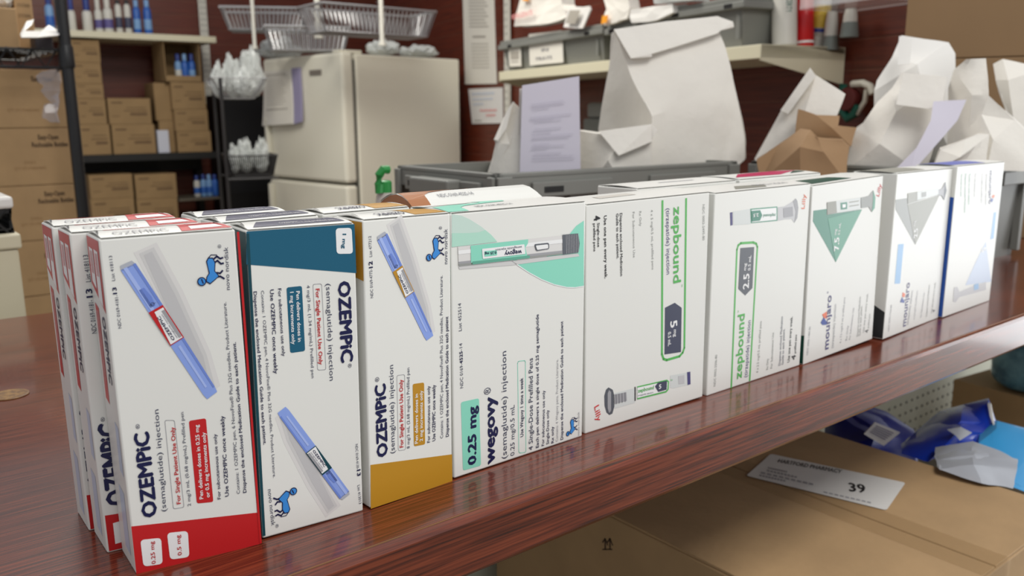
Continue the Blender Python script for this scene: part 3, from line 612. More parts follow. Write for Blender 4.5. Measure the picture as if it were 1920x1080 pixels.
f.poly([H_(204, 312), H_(325, 284), H_(333, 292), H_(331, 325), H_(322, 336), H_(204, 365)], K['green'], 2); f.poly([H_(204, 317), H_(322, 290), H_(327, 295), H_(325, 323), H_(319, 330), H_(204, 359)], K['wht'], 3)
f.poly([H_(275, 312), H_(287, 296), H_(324, 288), H_(322, 325), H_(288, 334)], K['slate'], 4); f.text('5', H_(290, 322), H_(300, 319), 8, K['wht'], .03, 5)
f.text('zepbound', H_(206, 337), H_(270, 322), 7, K['green'], .02, 4); f.text('tirzepatide injection', H_(206, 352), H_(268, 338), 3, K['slate'], 0, 4)
f.poly([H_(338, 268), H_(408, 256), H_(410, 306), H_(350, 320), H_(338, 318)], K['penc'], 1); f.poly([H_(370, 270), H_(395, 266), H_(395, 300), H_(372, 303)], K['lgrey'], 2); f.poly([H_(406, 254), H_(419, 252), H_(420, 303), H_(408, 306)], K['purple'], 2)
f.text('G', H_(338, 290), H_(346, 288), 3, K['green'], 0, 3)
script_sig(f, (1114, 763), (1119, 791), 10, K['scr'])
c.finish(); c.flap_poly([(.2, .3), (.5, .35), (.5, .6), (.2, .5)], K['warm']); c.done()
c = Carton('medicine_carton', 'white carton with green lined panel reading upwards and grey arrow block near its middle', 'carton', 0.4581, -0.0059, 0.36, 0.16, 0.1385, 0.1713, 0.046, 'green lined pen cartons')
f = c.front
f.stroke([(1371, 726), (1381.7, 468), (1384, 460), (1389, 456), (1412, 454.5), (1418, 457), (1420, 463), (1405.5, 713)], 0.0021, K['green'], 1)
f.poly([(1388, 465), (1414, 463), (1410.7, 540), (1397, 554), (1384, 541.7)], K['dslate'], 1)
f.text('2.5', (1403, 541), (1404.5, 512), 11, K['wht'], .03); f.text('mg', (1398, 506.7), (1399, 493), 5, K['wht'], .02); f.text('0.5 mL', (1406.5, 506.7), (1408, 478.3), 5, K['wht'], .02)
f.text('zepbound', (1390, 708.7), (1396, 587.5), 13, K['green'], .02); f.text('TM', (1385, 586), (1385.3, 582), 2.5, K['green']); f.text('(tirzepatide) injection', (1401, 706.4), (1407.6, 600), 6.5, K['purple'])
for t, a, b, hh, m in (('4 x 2.5 mg/0.5 mL prefilled pens', (1421.5, 698.5), (1428, 602), 4, 'ggrey'), ('Rx Only', (1440, 692.5), (1441, 671.7), 4, 'ggrey'), ('For Subcutaneous Use', (1447.9, 690), (1451, 623), 4, 'ggrey'), ('Dispense enclosed Medication', (1463, 684.6), (1467.8, 593), 4, 'slate'), ('Guide to each patient.', (1468.7, 683), (1471.5, 616), 4, 'slate'), ('Use one pen every week.', (1480, 678.6), (1486, 593), 4.5, 'black'), ('4', (1491, 674), (1492, 665), 8, 'black'), ('prefilled pens', (1492, 662), (1494, 627), 3.6, 'black'), ('NDC 0002-2506-80', (1341.5, 723.5), (1344.7, 664.7), 4, 'ggrey')):
    f.text(t, a, b, hh, K[m], .01 if m == 'black' else 0)
I_ = lambda x, y: (1320+x/3.0, 340+y/3.0)
f.poly([I_(145, 176), I_(160, 173), I_(161, 246), I_(148, 249)], K['purple'], 1); f.poly([I_(163, 170), I_(258, 155), I_(262, 240), I_(165, 246)], K['penc'], 1)
f.poly([I_(260, 154), I_(412, 141), I_(412, 222), I_(262, 236)], K['tealg'], 1); f.poly([I_(266, 160), I_(406, 148), I_(406, 216), I_(268, 230)], K['wht'], 2)
f.poly([I_(266, 166), I_(314, 162), I_(326, 190), I_(313, 220), I_(268, 226)], K['tealg2'], 3); f.text('2.5', I_(305, 180), I_(275, 183), 6, K['wht'], .03, 4)
f.text('zepbound', I_(402, 182), I_(332, 186), 6, K['tealg'], .02, 3)
f.poly([I_(414, 146), I_(452, 140), I_(500, 112), I_(515, 96), I_(524, 110), I_(530, 150), I_(524, 205), I_(507, 233), I_(492, 212), I_(455, 214), I_(414, 222)], K['lgrey'], 1)
f.poly([I_(445, 150), I_(498, 142), I_(500, 196), I_(447, 204)], K['mgrey'], 2); f.poly([I_(500, 112), I_(515, 96), I_(524, 110), I_(530, 150), I_(524, 205), I_(507, 233), I_(516, 170)], K['mgrey'], 2)
script_sig(f, (1508, 391.7), (1511, 364), 6, K['orange'])
c.finish(); c.flap_poly([(.25, .12), (.55, .08), (.62, .3), (.36, .4)], K['hazel']); c.flap_text('0002-2506', .5, .85, .2, .15, K['mgrey']); c.done()

# --- purple lettered cartons
def up_lines(f, rows):
    for t, a, b, hh, m in rows: f.text(t, a, b, hh, K[m], 0)
c = Carton('medicine_carton', 'white carton with green funnel shape and purple lettering, right of the green lined pair', 'carton', 0.6012, -0.0059, 0.78, 1.42, 0.1285, 0.1697, 0.046, 'purple lettered pen cartons')
f = c.front
f.poly([(1525, 395), (1550, 391.7), (1550, 402.7), (1616, 392.7), (1566.7, 491.7), (1524, 415)], K['tealg2'], 1)
f.poly([(1552, 410), (1616, 392.7), (1566.7, 491.7)], K['tealg'], 2)
f.text('7.5', (1571.7, 469), (1572.7, 444), 9, K['wht'], .03, 3); f.text('mg', (1567, 440), (1568, 429), 4, K['wht'], .01, 3); f.text('0.5 mL', (1574, 440), (1576, 418), 4, K['wht'], .01, 3)
f.poly([I_(690, 118), I_(742, 111), I_(746, 176), I_(692, 188)], K['hazel'], 3); f.poly([I_(742, 111), I_(878, 90), I_(878, 156), I_(746, 176)], K['penc'], 3); f.poly([I_(765, 120), I_(803, 116), I_(803, 155), I_(767, 160)], K['tealg2'], 4); f.poly([I_(775, 130), I_(794, 127), I_(794, 146), I_(776, 149)], K['wht'], 5)
for i in range(2): f.stroke([I_(815, 118+i*22), I_(868, 110+i*22)], .0009, K['hazel'], 4)
f.poly([I_(880, 92), I_(925, 82), I_(950, 50), I_(962, 90), I_(958, 150), I_(942, 172), I_(925, 143), I_(882, 150)], K['ggrey'], 3); f.poly([I_(950, 50), I_(962, 90), I_(958, 150), I_(942, 172), I_(948, 110)], K['tealg'], 4)
f.text('mounjaro', (1553, 654), (1559, 552.5), 9.5, K['purple'], .02); f.text('®', (1553, 550), (1553.5, 546), 3, K['purple'])
f.poly([I_(664, 748), I_(690, 732), (1550.5, 597), I_(673, 770)], K['orange'], 2); f.poly([I_(655, 795), I_(672, 763), I_(690, 792), I_(688, 806), I_(665, 808)], K['dblue'], 2)
up_lines(f, (('(tirzepatide) injection', (1562.7, 651.7), (1568, 570), 4.5, 'mgrey'), ('4 x 7.5 mg/0.5 mL prefilled pens', (1577, 643), (1585, 557), 3.4, 'mgrey'), ('Rx Only', (1588, 638), (1591, 610), 3.2, 'mgrey'), ('For Subcutaneous Use', (1594, 636.7), (1601.7, 577), 3.2, 'mgrey'), ('Dispense enclosed Medication', (1609, 630), (1614, 556), 3.6, 'ggrey'), ('Guide to each patient.', (1613, 629), (1617, 573), 3.6, 'ggrey'), ('Use one pen every week.', (1620, 623), (1628, 550), 3.6, 'ggrey'), ('4', (1628, 623), (1628.5, 617), 7, 'coal'), ('prefilled pens', (1629, 615), (1632, 588), 3, 'ggrey'), ('NDC 0002-1484-80', (1515, 665), (1520, 612), 3.4, 'mgrey')))
script_sig(f, (1648, 369), (1653, 346), 6, K['scr'])
f = c.left; f.poly_uv([(.001, .001), (c.d-.0005, .001), (c.d-.0005, c.h*.17), (.001, c.h*.12)], K['darkg'], 1)
c.finish(); c.flap_poly([(.05, .1), (.6, .12), (.5, .5), (.12, .6)], K['darkg']); c.done()
c = Carton('medicine_carton', 'white carton with grey funnel shape and pale blue bar, black corner at its foot', 'carton', 0.7426, -0.0089, 4.32, -0.49, 0.1461, 0.1726, 0.046, 'purple lettered pen cartons')
f = c.front; J = lambda x, y: (1480+x/2.511, 290+y/2.511)
f.poly([J(500, 212), J(555, 204), J(556, 236), J(706, 190), J(694, 218), J(592, 424), J(500, 258)], K['ggrey'], 1); f.poly([J(556, 236), J(706, 190), J(694, 218), J(592, 424)], K['hazel'], 2)
f.text('2.5', J(600, 388), J(603, 345), 7, K['wht'], .03, 3); f.text('mg', J(590, 335), J(592, 310), 4, K['wht'], .01, 3)
f.rr([J(512, 422), J(538, 420), J(521, 607), J(495, 608)], K['skyb'], 1, r=.05)
f.poly([J(556, 182), J(640, 168), J(640, 205), J(556, 232)], K['hazel'], 3); f.poly([J(600, 174), J(700, 158), J(700, 188), J(600, 214)], K['penc'], 4); f.poly([J(620, 178), J(642, 174), J(642, 196), J(620, 201)], K['ggrey'], 5)
f.poly([J(700, 165), J(718, 160), J(732, 128), J(738, 170), J(726, 214), J(716, 192), J(700, 190)], K['mgrey'], 4); f.poly([J(732, 128), J(738, 170), J(726, 214), J(727, 170)], K['dslate'], 5)
f.text('mounjaro', J(548, 806), J(567, 600), 8, K['purple'], .015); f.poly([J(533, 648), J(546, 655), J(541, 672), J(530, 668)], K['orange'], 2); f.poly([J(520, 694), J(530, 670), J(541, 690), J(540, 698)], K['dblue'], 2)
up_lines(f, (('(tirzepatide) injection', J(560, 800), J(582, 640), 4, 'mgrey'), ('4 x 2.5 mg/0.5 mL prefilled pens', J(590, 775), J(605, 640), 3, 'mgrey'), ('For Subcutaneous Use', J(622, 765), J(637, 650), 3, 'mgrey'), ('Dispense enclosed Medication', J(648, 760), J(662, 610), 3, 'ggrey'), ('Use one pen every week.', J(672, 745), J(690, 600), 3.2, 'ggrey'), ('4', J(684, 742), J(686, 730), 5, 'coal'), ('NDC 0002-1506-80', J(470, 830), J(483, 706), 3, 'mgrey')))
f = c.left; f.poly_uv([(.001, .001), (c.d-.0005, .001), (c.d-.0005, c.h*.17), (c.d*.5, c.h*.235), (.001, c.h*.235)], K['coal'], 1)
f.poly_uv([(c.d*.35, c.h*.40), (c.d*.6, c.h*.42), (c.d*.5, c.h*.45)], K['navy'], 1); f.poly_uv([(c.d*.35, c.h*.40), (c.d*.6, c.h*.42), (c.d*.45, c.h*.375)], K['scr'], 1)
c.finish(); c.flap_poly([(.0, .1), (.55, .1), (.6, .9), (.0, .9)], K['hazel']); c.done()
c = Carton('medicine_carton', 'white carton with blue side stripe standing upside down at the right end of the row', 'carton', 0.8901, -0.0019, 2.55, -0.26, 0.1397, 0.1742, 0.046, 'purple lettered pen cartons')
f = c.front
f.text('mounjaro', J(943, 78), J(938, 235), 5, K['purple'], .01)
f.poly([J(958, 188), J(968, 190), J(962, 205), J(952, 200)], K['orange'], 2); f.poly([J(950, 205), J(960, 208), J(955, 225), J(945, 220)], K['dblue'], 2)
for x, e, t in ((808, 200, 'Use one pen every week.'), (826, 275, 'Dispense enclosed Medication'), (845, 240, 'Guide to each patient.'), (872, 200, 'For Subcutaneous Use'), (905, 230, '4 x 5 mg/0.5 mL prefilled pens'), (925, 240, '(tirzepatide) injection')): f.text(t, J(x, 92), J(x-4, e), 3.2, K['tealg'] if x < 860 else K['mgrey'])
f.rr([J(962, 272), J(974, 270), J(962, 395), J(946, 400)], K['skyb'], 1, r=.05)
f.poly([J(925, 408), J(936, 500), J(950, 598), J(828, 615), J(870, 520)], K['paleb'], 1); f.text('5', J(905, 440), J(903, 462), 8, K['wht'], .03, 2)
f.poly([J(775, 625), J(790, 622), J(800, 645), J(855, 622), J(925, 598), J(925, 636), J(800, 670), J(782, 695), J(770, 690)], K['lgrey'], 2); f.poly([J(868, 612), J(890, 606), J(890, 632), J(868, 638)], K['skyb'], 3)
f = c.left; f.poly_uv([(.001, .001), (c.d-.0005, .001), (c.d-.0005, c.h*.80), (c.d*.5, c.h*.815), (.001, c.h*.815)], K['blue'], 1)
c.finish(); c.flap_poly([(.0, .15), (.62, .06), (.7, .9), (.0, .95)], mat('ink_violetblue', (92, 104, 190), **CARD)); c.done()
# --- cartons of the second row
c = Carton('medicine_carton', 'plain topped white carton in the second row, behind the green lined pair', 'carton', 0.4200, 0.0440, 0.5, 0, 0.1340, 0.1740, 0.046, 'second row white cartons')
c.finish(); c.flap_poly([(.35, .35), (.7, .35), (.7, .42), (.35, .42)], K['lgrey']); c.done()
c = Carton('medicine_carton', 'white carton with magenta printed top in the second row, behind the green funnel carton', 'carton', 0.5570, 0.0440, 0.0, 0, 0.1340, 0.1745, 0.046, 'second row white cartons')
c.finish(); c.flap_poly([(.05, .2), (.55, .15), (.95, .55), (.8, .85), (.3, .7)], K['magenta']); c.flap_poly([(.7, .2), (.95, .3), (.9, .5)], K['darkg'], .0004); c.done()

# ================================================================== TOTES ON THE COUNTER
def tote(name, label, O, U, W, L, Wd, H, group=None, lid=False, slots=(), taper=0.022):
    """open moulded tote: O front-left foot of the rim footprint, U along the long side, W across"""
    U = U.normalized(); W = W.normalized(); Z = Vector((0, 0, 1)); O = Vector(O)
    root = thing(name, label, 'tote', O, group)
    mb = MB(); t = 0.004; tp = taper
    def ring(i, z): return [O+U*i+W*i+Z*z, O+U*(L-i)+W*i+Z*z, O+U*(L-i)+W*(Wd-i)+Z*z, O+U*i+W*(Wd-i)+Z*z]
    r = [ring(tp, 0), ring(0.010, H*.72), ring(0.010+t, H*.72), ring(tp+t, t)]
    r0, r1 = ring(tp, 0), ring(0.010, H); r2, r3 = ring(0.014, H), ring(tp+t, t)
    for a, b in ((r0, r1), (r1, r2), (r2, r3)):
        for k in range(4): mb.poly([a[k], a[(k+1) % 4], b[(k+1) % 4], b[k]], TOTE)
    mb.poly(list(reversed(r0)), TOTE); mb.poly(r3, TOTE)
    for s_, (A, D, N, ln) in enumerate(((O, U, -W, L), (O+U*L, W, U, Wd), (O+U*L+W*Wd, -U, W, L), (O+W*Wd, -W, -U, Wd))):
        n = max(3, int(ln/0.1))
        for i in range(n+1):                    # upright stiffening ribs
            p = A + D*(0.03+(ln-0.072)*i/n) - N*0.018; mb.obox(p+Z*0.01, D*0.012, N*0.012, Z*(H*.72), TOTE, bev=0.001)
    tub_ = mb.build('tub', root)
    rb = MB(); rh = 0.030
    for (A, D, N, ln) in ((O, U, -W, L), (O+U*L, W, U, Wd), (O+U*L+W*Wd, -U, W, L), (O+W*Wd, -W, -U, Wd)):
        rb.obox(A - N*0.014 + Z*(H-0.008), D*ln, N*0.014, Z*0.008, TOTE, bev=0.0015)
        rb.obox(A - N*0.004 + Z*(H-rh), D*ln, N*0.004, Z*(rh-0.004), TOTE, bev=0.001)
        rb.obox(A - N*0.012 + Z*(H-rh), D*ln, N*0.010, Z*0.005, TOTE, bev=0.001)
        for a, b in ((0.0, .05), (.95, 1.0)):
            rb.obox(A + D*(ln*a) + Z*(H-rh*1.5), D*(ln*(b-a)), N*0.006, Z*(rh*1.35), TOTE, bev=0.0015)
        rb.obox(A + D*(ln*.12) - N*0.0005 + Z*(H-rh*1.15), D*(ln*.30), N*0.006, Z*(rh*.7), TOTE, bev=0.0015)
        rb.obox(A + D*(ln*.58) - N*0.0005 + Z*(H-rh*1.15), D*(ln*.30), N*0.006, Z*(rh*.7), TOTE, bev=0.0015)
        rb.obox(A + D*(ln*.16) + N*0.0054 + Z*(H-rh*.95), D*(ln*.07), N*0.0008, Z*(rh*.28), BLACKP)
    rb.build('rim', root)
    for A, D, N, ln in ((O+U*L, W, U, Wd), (O+W*Wd, -W, -U, Wd)):      # end grips
        hb = MB(); hb.obox(A+D*(ln*.30)+Z*(H-.036), D*(ln*.40), N*0.026, Z*0.024, TOTE, bev=0.003)
        hb.obox(A+D*(ln*.33)+N*0.001+Z*(H-.062), D*(ln*.34), N*0.001, Z*0.025, BLACKP); hb.build('handle', tub_)
    return root
hu = hdir(-3.0)
tote('storage_tote', 'grey plastic tote on the counter holding the large white paper bag', (0.594, 0.461, 0), hu, Vector((-hu.y, hu.x, 0)), 0.486, 0.275, 0.157, 'grey totes on the counter')
hu2 = hdir(0)
tote('storage_tote', 'grey plastic tote crammed with white paper bags, behind the right end cartons', (1.105, 0.118, 0), hu2, Vector((-hu2.y, hu2.x, 0)), 0.355, 0.31, 0.157, 'grey totes on the counter')

# ================================================================== PAPER BAGS AND SHEETS
def crumple(vs, fs, amp, cuts, seed=0, fine=1.0):
    """give flat sheets soft dents and creases"""
    bm = bmesh.new(); vv = [bm.verts.new(p) for p in vs]
    for f_ in fs:
        try: bm.faces.new([vv[i] for i in f_])
        except ValueError: pass
    bmesh.ops.triangulate(bm, faces=[f_ for f_ in bm.faces if len(f_.verts) > 4])
    if cuts: bmesh.ops.subdivide_edges(bm, edges=bm.edges[:], cuts=cuts, use_grid_fill=True)
    bmesh.ops.recalc_face_normals(bm, faces=bm.faces)
    bm.normal_update()
    for v in bm.verts:
        p = v.co*14*fine + Vector((seed*3.7, seed, 0))
        a = noise.noise(p)*0.7 + (abs(noise.noise(p*2.3)) - .3)*0.6
        v.co += v.normal*a*amp
    bm.verts.index_update()
    out = ([v.co.copy() for v in bm.verts], [tuple(v.index for v in f_.verts) for f_ in bm.faces]); bm.free(); return out
def solid(mb, V, F, m, amp=0.002, cuts=3, seed=0, smooth=True):
    """V: name -> (px, py, near, far) horizontal distances of the front and back skins; F: front faces. A closed body is made."""
    names = list(V); idx = {n: i for i, n in enumerate(names)}; N = len(names)
    vs = [hd(V[n][0], V[n][1], V[n][2]) for n in names] + [hd(V[n][0], V[n][1], V[n][3]) for n in names]
    # keep the back skin the same size as the front one
    for i, n in enumerate(names):
        a = vs[i]; hor = Vector((a.x-CAM.x, a.y-CAM.y, 0)).normalized(); vs[N+i] = a + hor*(V[n][3]-V[n][2])
    fs = [tuple(idx[n] for n in f_) for f_ in F]; ed = {}
    for f_ in fs:
        for a, b in zip(f_, f_[1:]+f_[:1]): ed[(a, b)] = ed.get((a, b), 0)+1
    allf = list(fs) + [tuple(N+i for i in reversed(f_)) for f_ in fs]
    for (a, b) in ed:
        if (b, a) not in ed: allf.append((b, a, N+a, N+b))
    a, b = crumple(vs, allf, amp, cuts, seed); mb.sharp = 17
    mb.mesh(a, b, m, smooth)
def bag(name, label, V, F, flap=None, flapF=None, m=None, group=None, amp=0.002, cuts=3, seed=0, extra=None, cat='bag', shift=0.0):
    if cat == 'package': V = {k: (a, b, c, c+.035) for k, (a, b, c, d) in V.items()}
    if shift:
        V = {k: (a, b, c+shift, d+shift) for k, (a, b, c, d) in V.items()}
        if flap: flap = {k: (a, b, c+shift, d+shift) for k, (a, b, c, d) in flap.items()}
    p = [hd(v[0], v[1], (v[2]+v[3])/2) for v in V.values()]; lo = min(q.z for q in p)
    o = sum((Vector((q.x, q.y, 0)) for q in p), Vector())/len(p); o.z = lo
    root = thing(name, label, cat, o, group)
    mb = MB(); solid(mb, V, F, m or PAPERC, amp, cuts, seed); mb.build('bag_body', root)
    if flap:
        mb = MB(); solid(mb, flap, flapF, m or PAPERC, amp*.5, 2, seed+5); mb.build('folded_top', root)
    if extra: extra(root)
    return root
TOTEB = 'paper bags in the counter totes'
# the large bag
def pdist(px, pl):
    r = ray(px, 250); v = Vector((r.x, r.y, 0)); t = (pl.P-CAM).dot(pl.n)/v.dot(pl.n); return v.length*t
BGP = Plane(hd(1222, 250, 1.447), -22)
def bp_(x, y, k, far): d = pdist(x, BGP); return (x, y, d+k, far)
def big_extra(root):
    mb = MB(); solid(mb, dict(a=(1147, 62, 1.535, 1.60), b=(1153, 57, 1.53, 1.60), c=(1186, 150, 1.485, 1.60), d=(1222, 218, 1.447, 1.60), e=(1222, 340, 1.45, 1.60), f=(1126, 340, 1.565, 1.60), g=(1124, 300, 1.566, 1.60), h=(1122, 240, 1.568, 1.60), i=(1130, 190, 1.56, 1.60), j=(1140, 150, 1.553, 1.60), k=(1170, 260, 1.53, 1.60)),
        [('a', 'j', 'i', 'c', 'b'), ('i', 'h', 'k', 'd', 'c'), ('h', 'g', 'f', 'e', 'k'), ('k', 'e', 'd')], PAPERC, .0016, 3, 3); mb.build('side_gusset', root)
bag('paper_bag', 'large white paper bag with folded top standing in the tote', dict(
    a=bp_(1153, 57, .055, 1.62), b=bp_(1250, 45, .04, 1.62), c=bp_(1348, 55, .04, 1.62), d=bp_(1366, 110, .028, 1.63), e=bp_(1385, 190, .012, 1.64), f=bp_(1397, 262, 0, 1.65), g2=bp_(1397, 301, 0, 1.63), g=bp_(1345, 345, 0, 1.62), h=bp_(1310, 345, 0, 1.62), i=bp_(1222, 345, 0, 1.62), j=bp_(1222, 218, 0, 1.63), k=bp_(1186, 150, .025, 1.62), m=bp_(1275, 200, .004, 1.62), n=bp_(1345, 195, .008, 1.62), l=bp_(1262, 120, .022, 1.62)),
    [('a', 'k', 'l', 'b'), ('b', 'l', 'd', 'c'), ('k', 'j', 'm', 'l'), ('l', 'm', 'n', 'd'), ('n', 'e', 'd'), ('j', 'i', 'h', 'm'), ('m', 'h', 'n'), ('n', 'h', 'g', 'g2', 'f', 'e')],
    dict(a=bp_(1151, 55, .045, 1.535), b=bp_(1183, 109, .018, 1.49), c=bp_(1222, 106, .014, 1.49), d=bp_(1221, 101, .014, 1.49), e=bp_(1345, 63, .02, 1.535), e2=bp_(1352, 57, .02, 1.535), f=bp_(1376, 50, .025, 1.57), f2=bp_(1374, 41, .025, 1.57), g=bp_(1345, 30, .03, 1.57), h=bp_(1250, 40, .03, 1.54)),
    [('a', 'b', 'c', 'd', 'h'), ('d', 'e', 'e2', 'f', 'f2', 'g', 'h')], m=PAPERC, group=TOTEB, amp=.0035, cuts=5, seed=1, extra=big_extra)
bag('paper_bag', 'small white paper bag with folded top in front of the large bag', dict(
    a=(1088, 245, 1.40, 1.46), b=(1123, 250, 1.385, 1.45), c=(1168, 262, 1.365, 1.43), d=(1222, 248, 1.385, 1.44), e=(1222, 345, 1.385, 1.45), f=(1165, 345, 1.365, 1.45), g=(1110, 345, 1.385, 1.47), h=(1088, 345, 1.41, 1.48), i=(1140, 300, 1.36, 1.44)),
    [('a', 'h', 'g', 'b'), ('b', 'g', 'i', 'c'), ('c', 'i', 'e', 'd'), ('g', 'f', 'i'), ('i', 'f', 'e')],
    dict(a=(1123, 247, 1.375, 1.395), b=(1160, 292, 1.352, 1.37), c=(1222, 265, 1.37, 1.39), c2=(1224, 258, 1.37, 1.39), d=(1233, 244, 1.372, 1.40), e=(1222, 233, 1.375, 1.40)), [('a', 'b', 'c', 'c2', 'd', 'e')], group=TOTEB, amp=.002, seed=2)
bag('paper_bag', 'narrow white paper bag beside the folded printed sheets', dict(
    a=(962, 190, 1.36, 1.44), b=(975, 205, 1.345, 1.43), c=(976, 345, 1.33, 1.43), d=(910, 345, 1.36, 1.45), e=(924, 300, 1.355, 1.45), f=(930, 270, 1.35, 1.44), g=(927, 262, 1.35, 1.44), h=(945, 228, 1.36, 1.44), i=(955, 270, 1.34, 1.43)),
    [('a', 'h', 'i', 'b'), ('h', 'g', 'f', 'i'), ('f', 'e', 'd', 'i'), ('i', 'd', 'c', 'b')],
    dict(a=(962, 190, 1.345, 1.357), b=(950, 240, 1.335, 1.347), c=(934, 264, 1.335, 1.347), d=(926, 262, 1.335, 1.35), e=(948, 212, 1.345, 1.357)), [('a', 'e', 'd', 'c', 'b')], group=TOTEB, amp=.0018, seed=4)
# folded printed sheets
def sheet_lines(mb, corners, rows, m, d):
    """printed lines between photographed corners (tl, tr, br, bl) of a sheet at distances d"""
    tl, tr, br, bl = [hd(c[0], c[1], k) for c, k in zip(corners, d)]
    nrm = (tr-tl).cross(bl-tl).normalized()
    if nrm.dot(CAM-tl) < 0: nrm = -nrm
    for (v, u0, u1, th) in rows:
        def P(u, w): return (tl*(1-u)+tr*u)*(1-w) + (bl*(1-u)+br*u)*w + nrm*0.0006
        mb.poly([P(u0, v), P(u0, v+th), P(u1, v+th), P(u1, v)], m)
FAINT = mat('faint_print', (192, 188, 203), rough=0.7); GREYP = mat('grey_print', (140, 136, 130), rough=0.7)
o = hd(1030, 320, 1.33); root = thing('folded_papers', 'folded stack of printed sheets standing upright in the tote', 'paper', o)
mb = MB(); solid(mb, dict(a=(979, 160, 1.325, 1.336), b=(1086, 143, 1.335, 1.346), c=(1089, 345, 1.335, 1.346), d=(974, 345, 1.325, 1.336)), [('a', 'd', 'c', 'b')], PAPERP, .0004, 2, 6); mb.build('front_sheet', root)
mb = MB(); rr_ = []
random.seed(3)
for v in (.20, .22, .245, .33, .35, .37, .45, .48, .52, .54, .60, .62, .64, .69, .72, .75): rr_.append((v, .15+random.random()*.08, .45+random.random()*.5, .006))
sheet_lines(mb, ((979, 160), (1086, 143), (1089, 345), (974, 345)), rr_, FAINT, (1.322, 1.332, 1.332, 1.322)); mb.build('printed_lines', root)
mb = MB(); solid(mb, dict(a=(974, 166, 1.34, 1.35), b=(1080, 150, 1.352, 1.36), c=(1084, 345, 1.352, 1.36), d=(969, 345, 1.34, 1.35)), [('a', 'd', 'c', 'b')], PAPERC, .0004, 2, 7); mb.build('rear_sheet', root)
# bags in the right tote
q4 = [('a', 'd', 'c', 'b')]
bag('paper_bag', 'white paper bag leaning left above the brown bag', dict(
    a=(1518, 128, 1.42, 1.46), b=(1585, 176, 1.41, 1.46), c=(1570, 215, 1.40, 1.47), d=(1500, 340, 1.38, 1.48), e=(1415, 300, 1.42, 1.48), f=(1464, 208, 1.43, 1.48), g=(1470, 200, 1.425, 1.47), h=(1530, 140, 1.41, 1.46), i=(1505, 225, 1.395, 1.46)),
    [('a', 'g', 'i', 'h'), ('g', 'f', 'e', 'i'), ('e', 'd', 'i'), ('h', 'i', 'c', 'b'), ('i', 'd', 'c')],
    dict(a=(1519, 127, 1.40, 1.412), b=(1463, 207, 1.405, 1.42), c=(1478, 214, 1.40, 1.412), d=(1530, 142, 1.39, 1.405)), [('a', 'b', 'c', 'd')], group=TOTEB, amp=.0022, seed=8, shift=.06)
def brown_extra(root):
    mb = MB(); solid(mb, dict(a=(1490, 262, 1.41, 1.44), b=(1497, 205, 1.42, 1.44), c=(1531, 217, 1.41, 1.44), d=(1574, 217, 1.42, 1.44), e=(1571, 236, 1.405, 1.44), f=(1607, 239, 1.41, 1.44), g=(1596, 275, 1.40, 1.44), h=(1560, 240, 1.40, 1.43), i=(1535, 268, 1.41, 1.44)),
        [('a', 'c', 'b'), ('a', 'i', 'h', 'c'), ('c', 'h', 'e', 'd'), ('e', 'h', 'g', 'f'), ('h', 'i', 'g')], BROWNP, .002, 3, 19); mb.build('rear_panel', root)
bag('paper_bag', 'brown kraft paper bag with crumpled open top', dict(
    a=(1420, 300, 1.385, 1.405), b=(1462, 269, 1.385, 1.405), c=(1501, 241, 1.38, 1.40), d=(1520, 244, 1.36, 1.40), e=(1533, 258, 1.345, 1.40), f=(1580, 261, 1.36, 1.40), g=(1594, 275, 1.365, 1.40), h=(1585, 340, 1.34, 1.41), i=(1500, 340, 1.335, 1.41), j=(1425, 340, 1.375, 1.41), k=(1500, 275, 1.34, 1.40), l=(1545, 285, 1.335, 1.40)),
    [('a', 'j', 'i', 'k', 'b'), ('b', 'k', 'd', 'c'), ('d', 'k', 'l', 'e'), ('e', 'l', 'g', 'f'), ('k', 'i', 'h', 'l'), ('l', 'h', 'g')], m=BROWNP, group=TOTEB, amp=.0035, cuts=4, seed=9, extra=brown_extra)
bag('paper_bag', 'tall white paper bag with printed slip folded over its top, topmost of the heap', dict(
    a=(1690, 66, 1.58, 1.62), b=(1780, 78, 1.60, 1.63), c=(1792, 100, 1.60, 1.64), d=(1790, 300, 1.58, 1.66), e=(1640, 300, 1.55, 1.66), f=(1640, 170, 1.55, 1.64), g=(1644, 151, 1.56, 1.64), h=(1672, 105, 1.57, 1.63), i=(1720, 120, 1.545, 1.62), j=(1740, 200, 1.53, 1.63)),
    [('a', 'h', 'i', 'b'), ('h', 'g', 'f', 'i'), ('f', 'e', 'j', 'i'), ('e', 'd', 'j'), ('j', 'd', 'c', 'i'), ('c', 'b', 'i')],
    dict(a=(1686, 68, 1.525, 1.535), b=(1710, 74, 1.525, 1.535), c=(1706, 120, 1.51, 1.52), d=(1683, 122, 1.51, 1.52)), [('a', 'd', 'c', 'b')], m=PAPER, group=TOTEB, amp=.003, seed=10)
bag('paper_bag', 'wide white paper bag with a stapled flap, middle of the right tote', dict(
    a=(1690, 136, 1.46, 1.52), b=(1775, 145, 1.47, 1.52), c=(1765, 225, 1.44, 1.52), d=(1735, 330, 1.40, 1.52), e=(1575, 330, 1.42, 1.52), f=(1600, 245, 1.45, 1.53), g=(1618, 232, 1.45, 1.53), h=(1645, 190, 1.46, 1.53), i=(1672, 165, 1.46, 1.52), j=(1680, 210, 1.42, 1.50), k=(1650, 270, 1.405, 1.50)),
    [('a', 'i', 'j', 'b'), ('i', 'h', 'j'), ('h', 'g', 'f', 'k', 'j'), ('f', 'e', 'k'), ('e', 'd', 'k'), ('k', 'd', 'c', 'j'), ('j', 'c', 'b')],
    dict(a=(1694, 136, 1.40, 1.412), b=(1776, 145, 1.41, 1.422), c=(1765, 208, 1.395, 1.407), d=(1680, 196, 1.385, 1.397)), [('a', 'd', 'c', 'b')], group=TOTEB, amp=.003, seed=11)
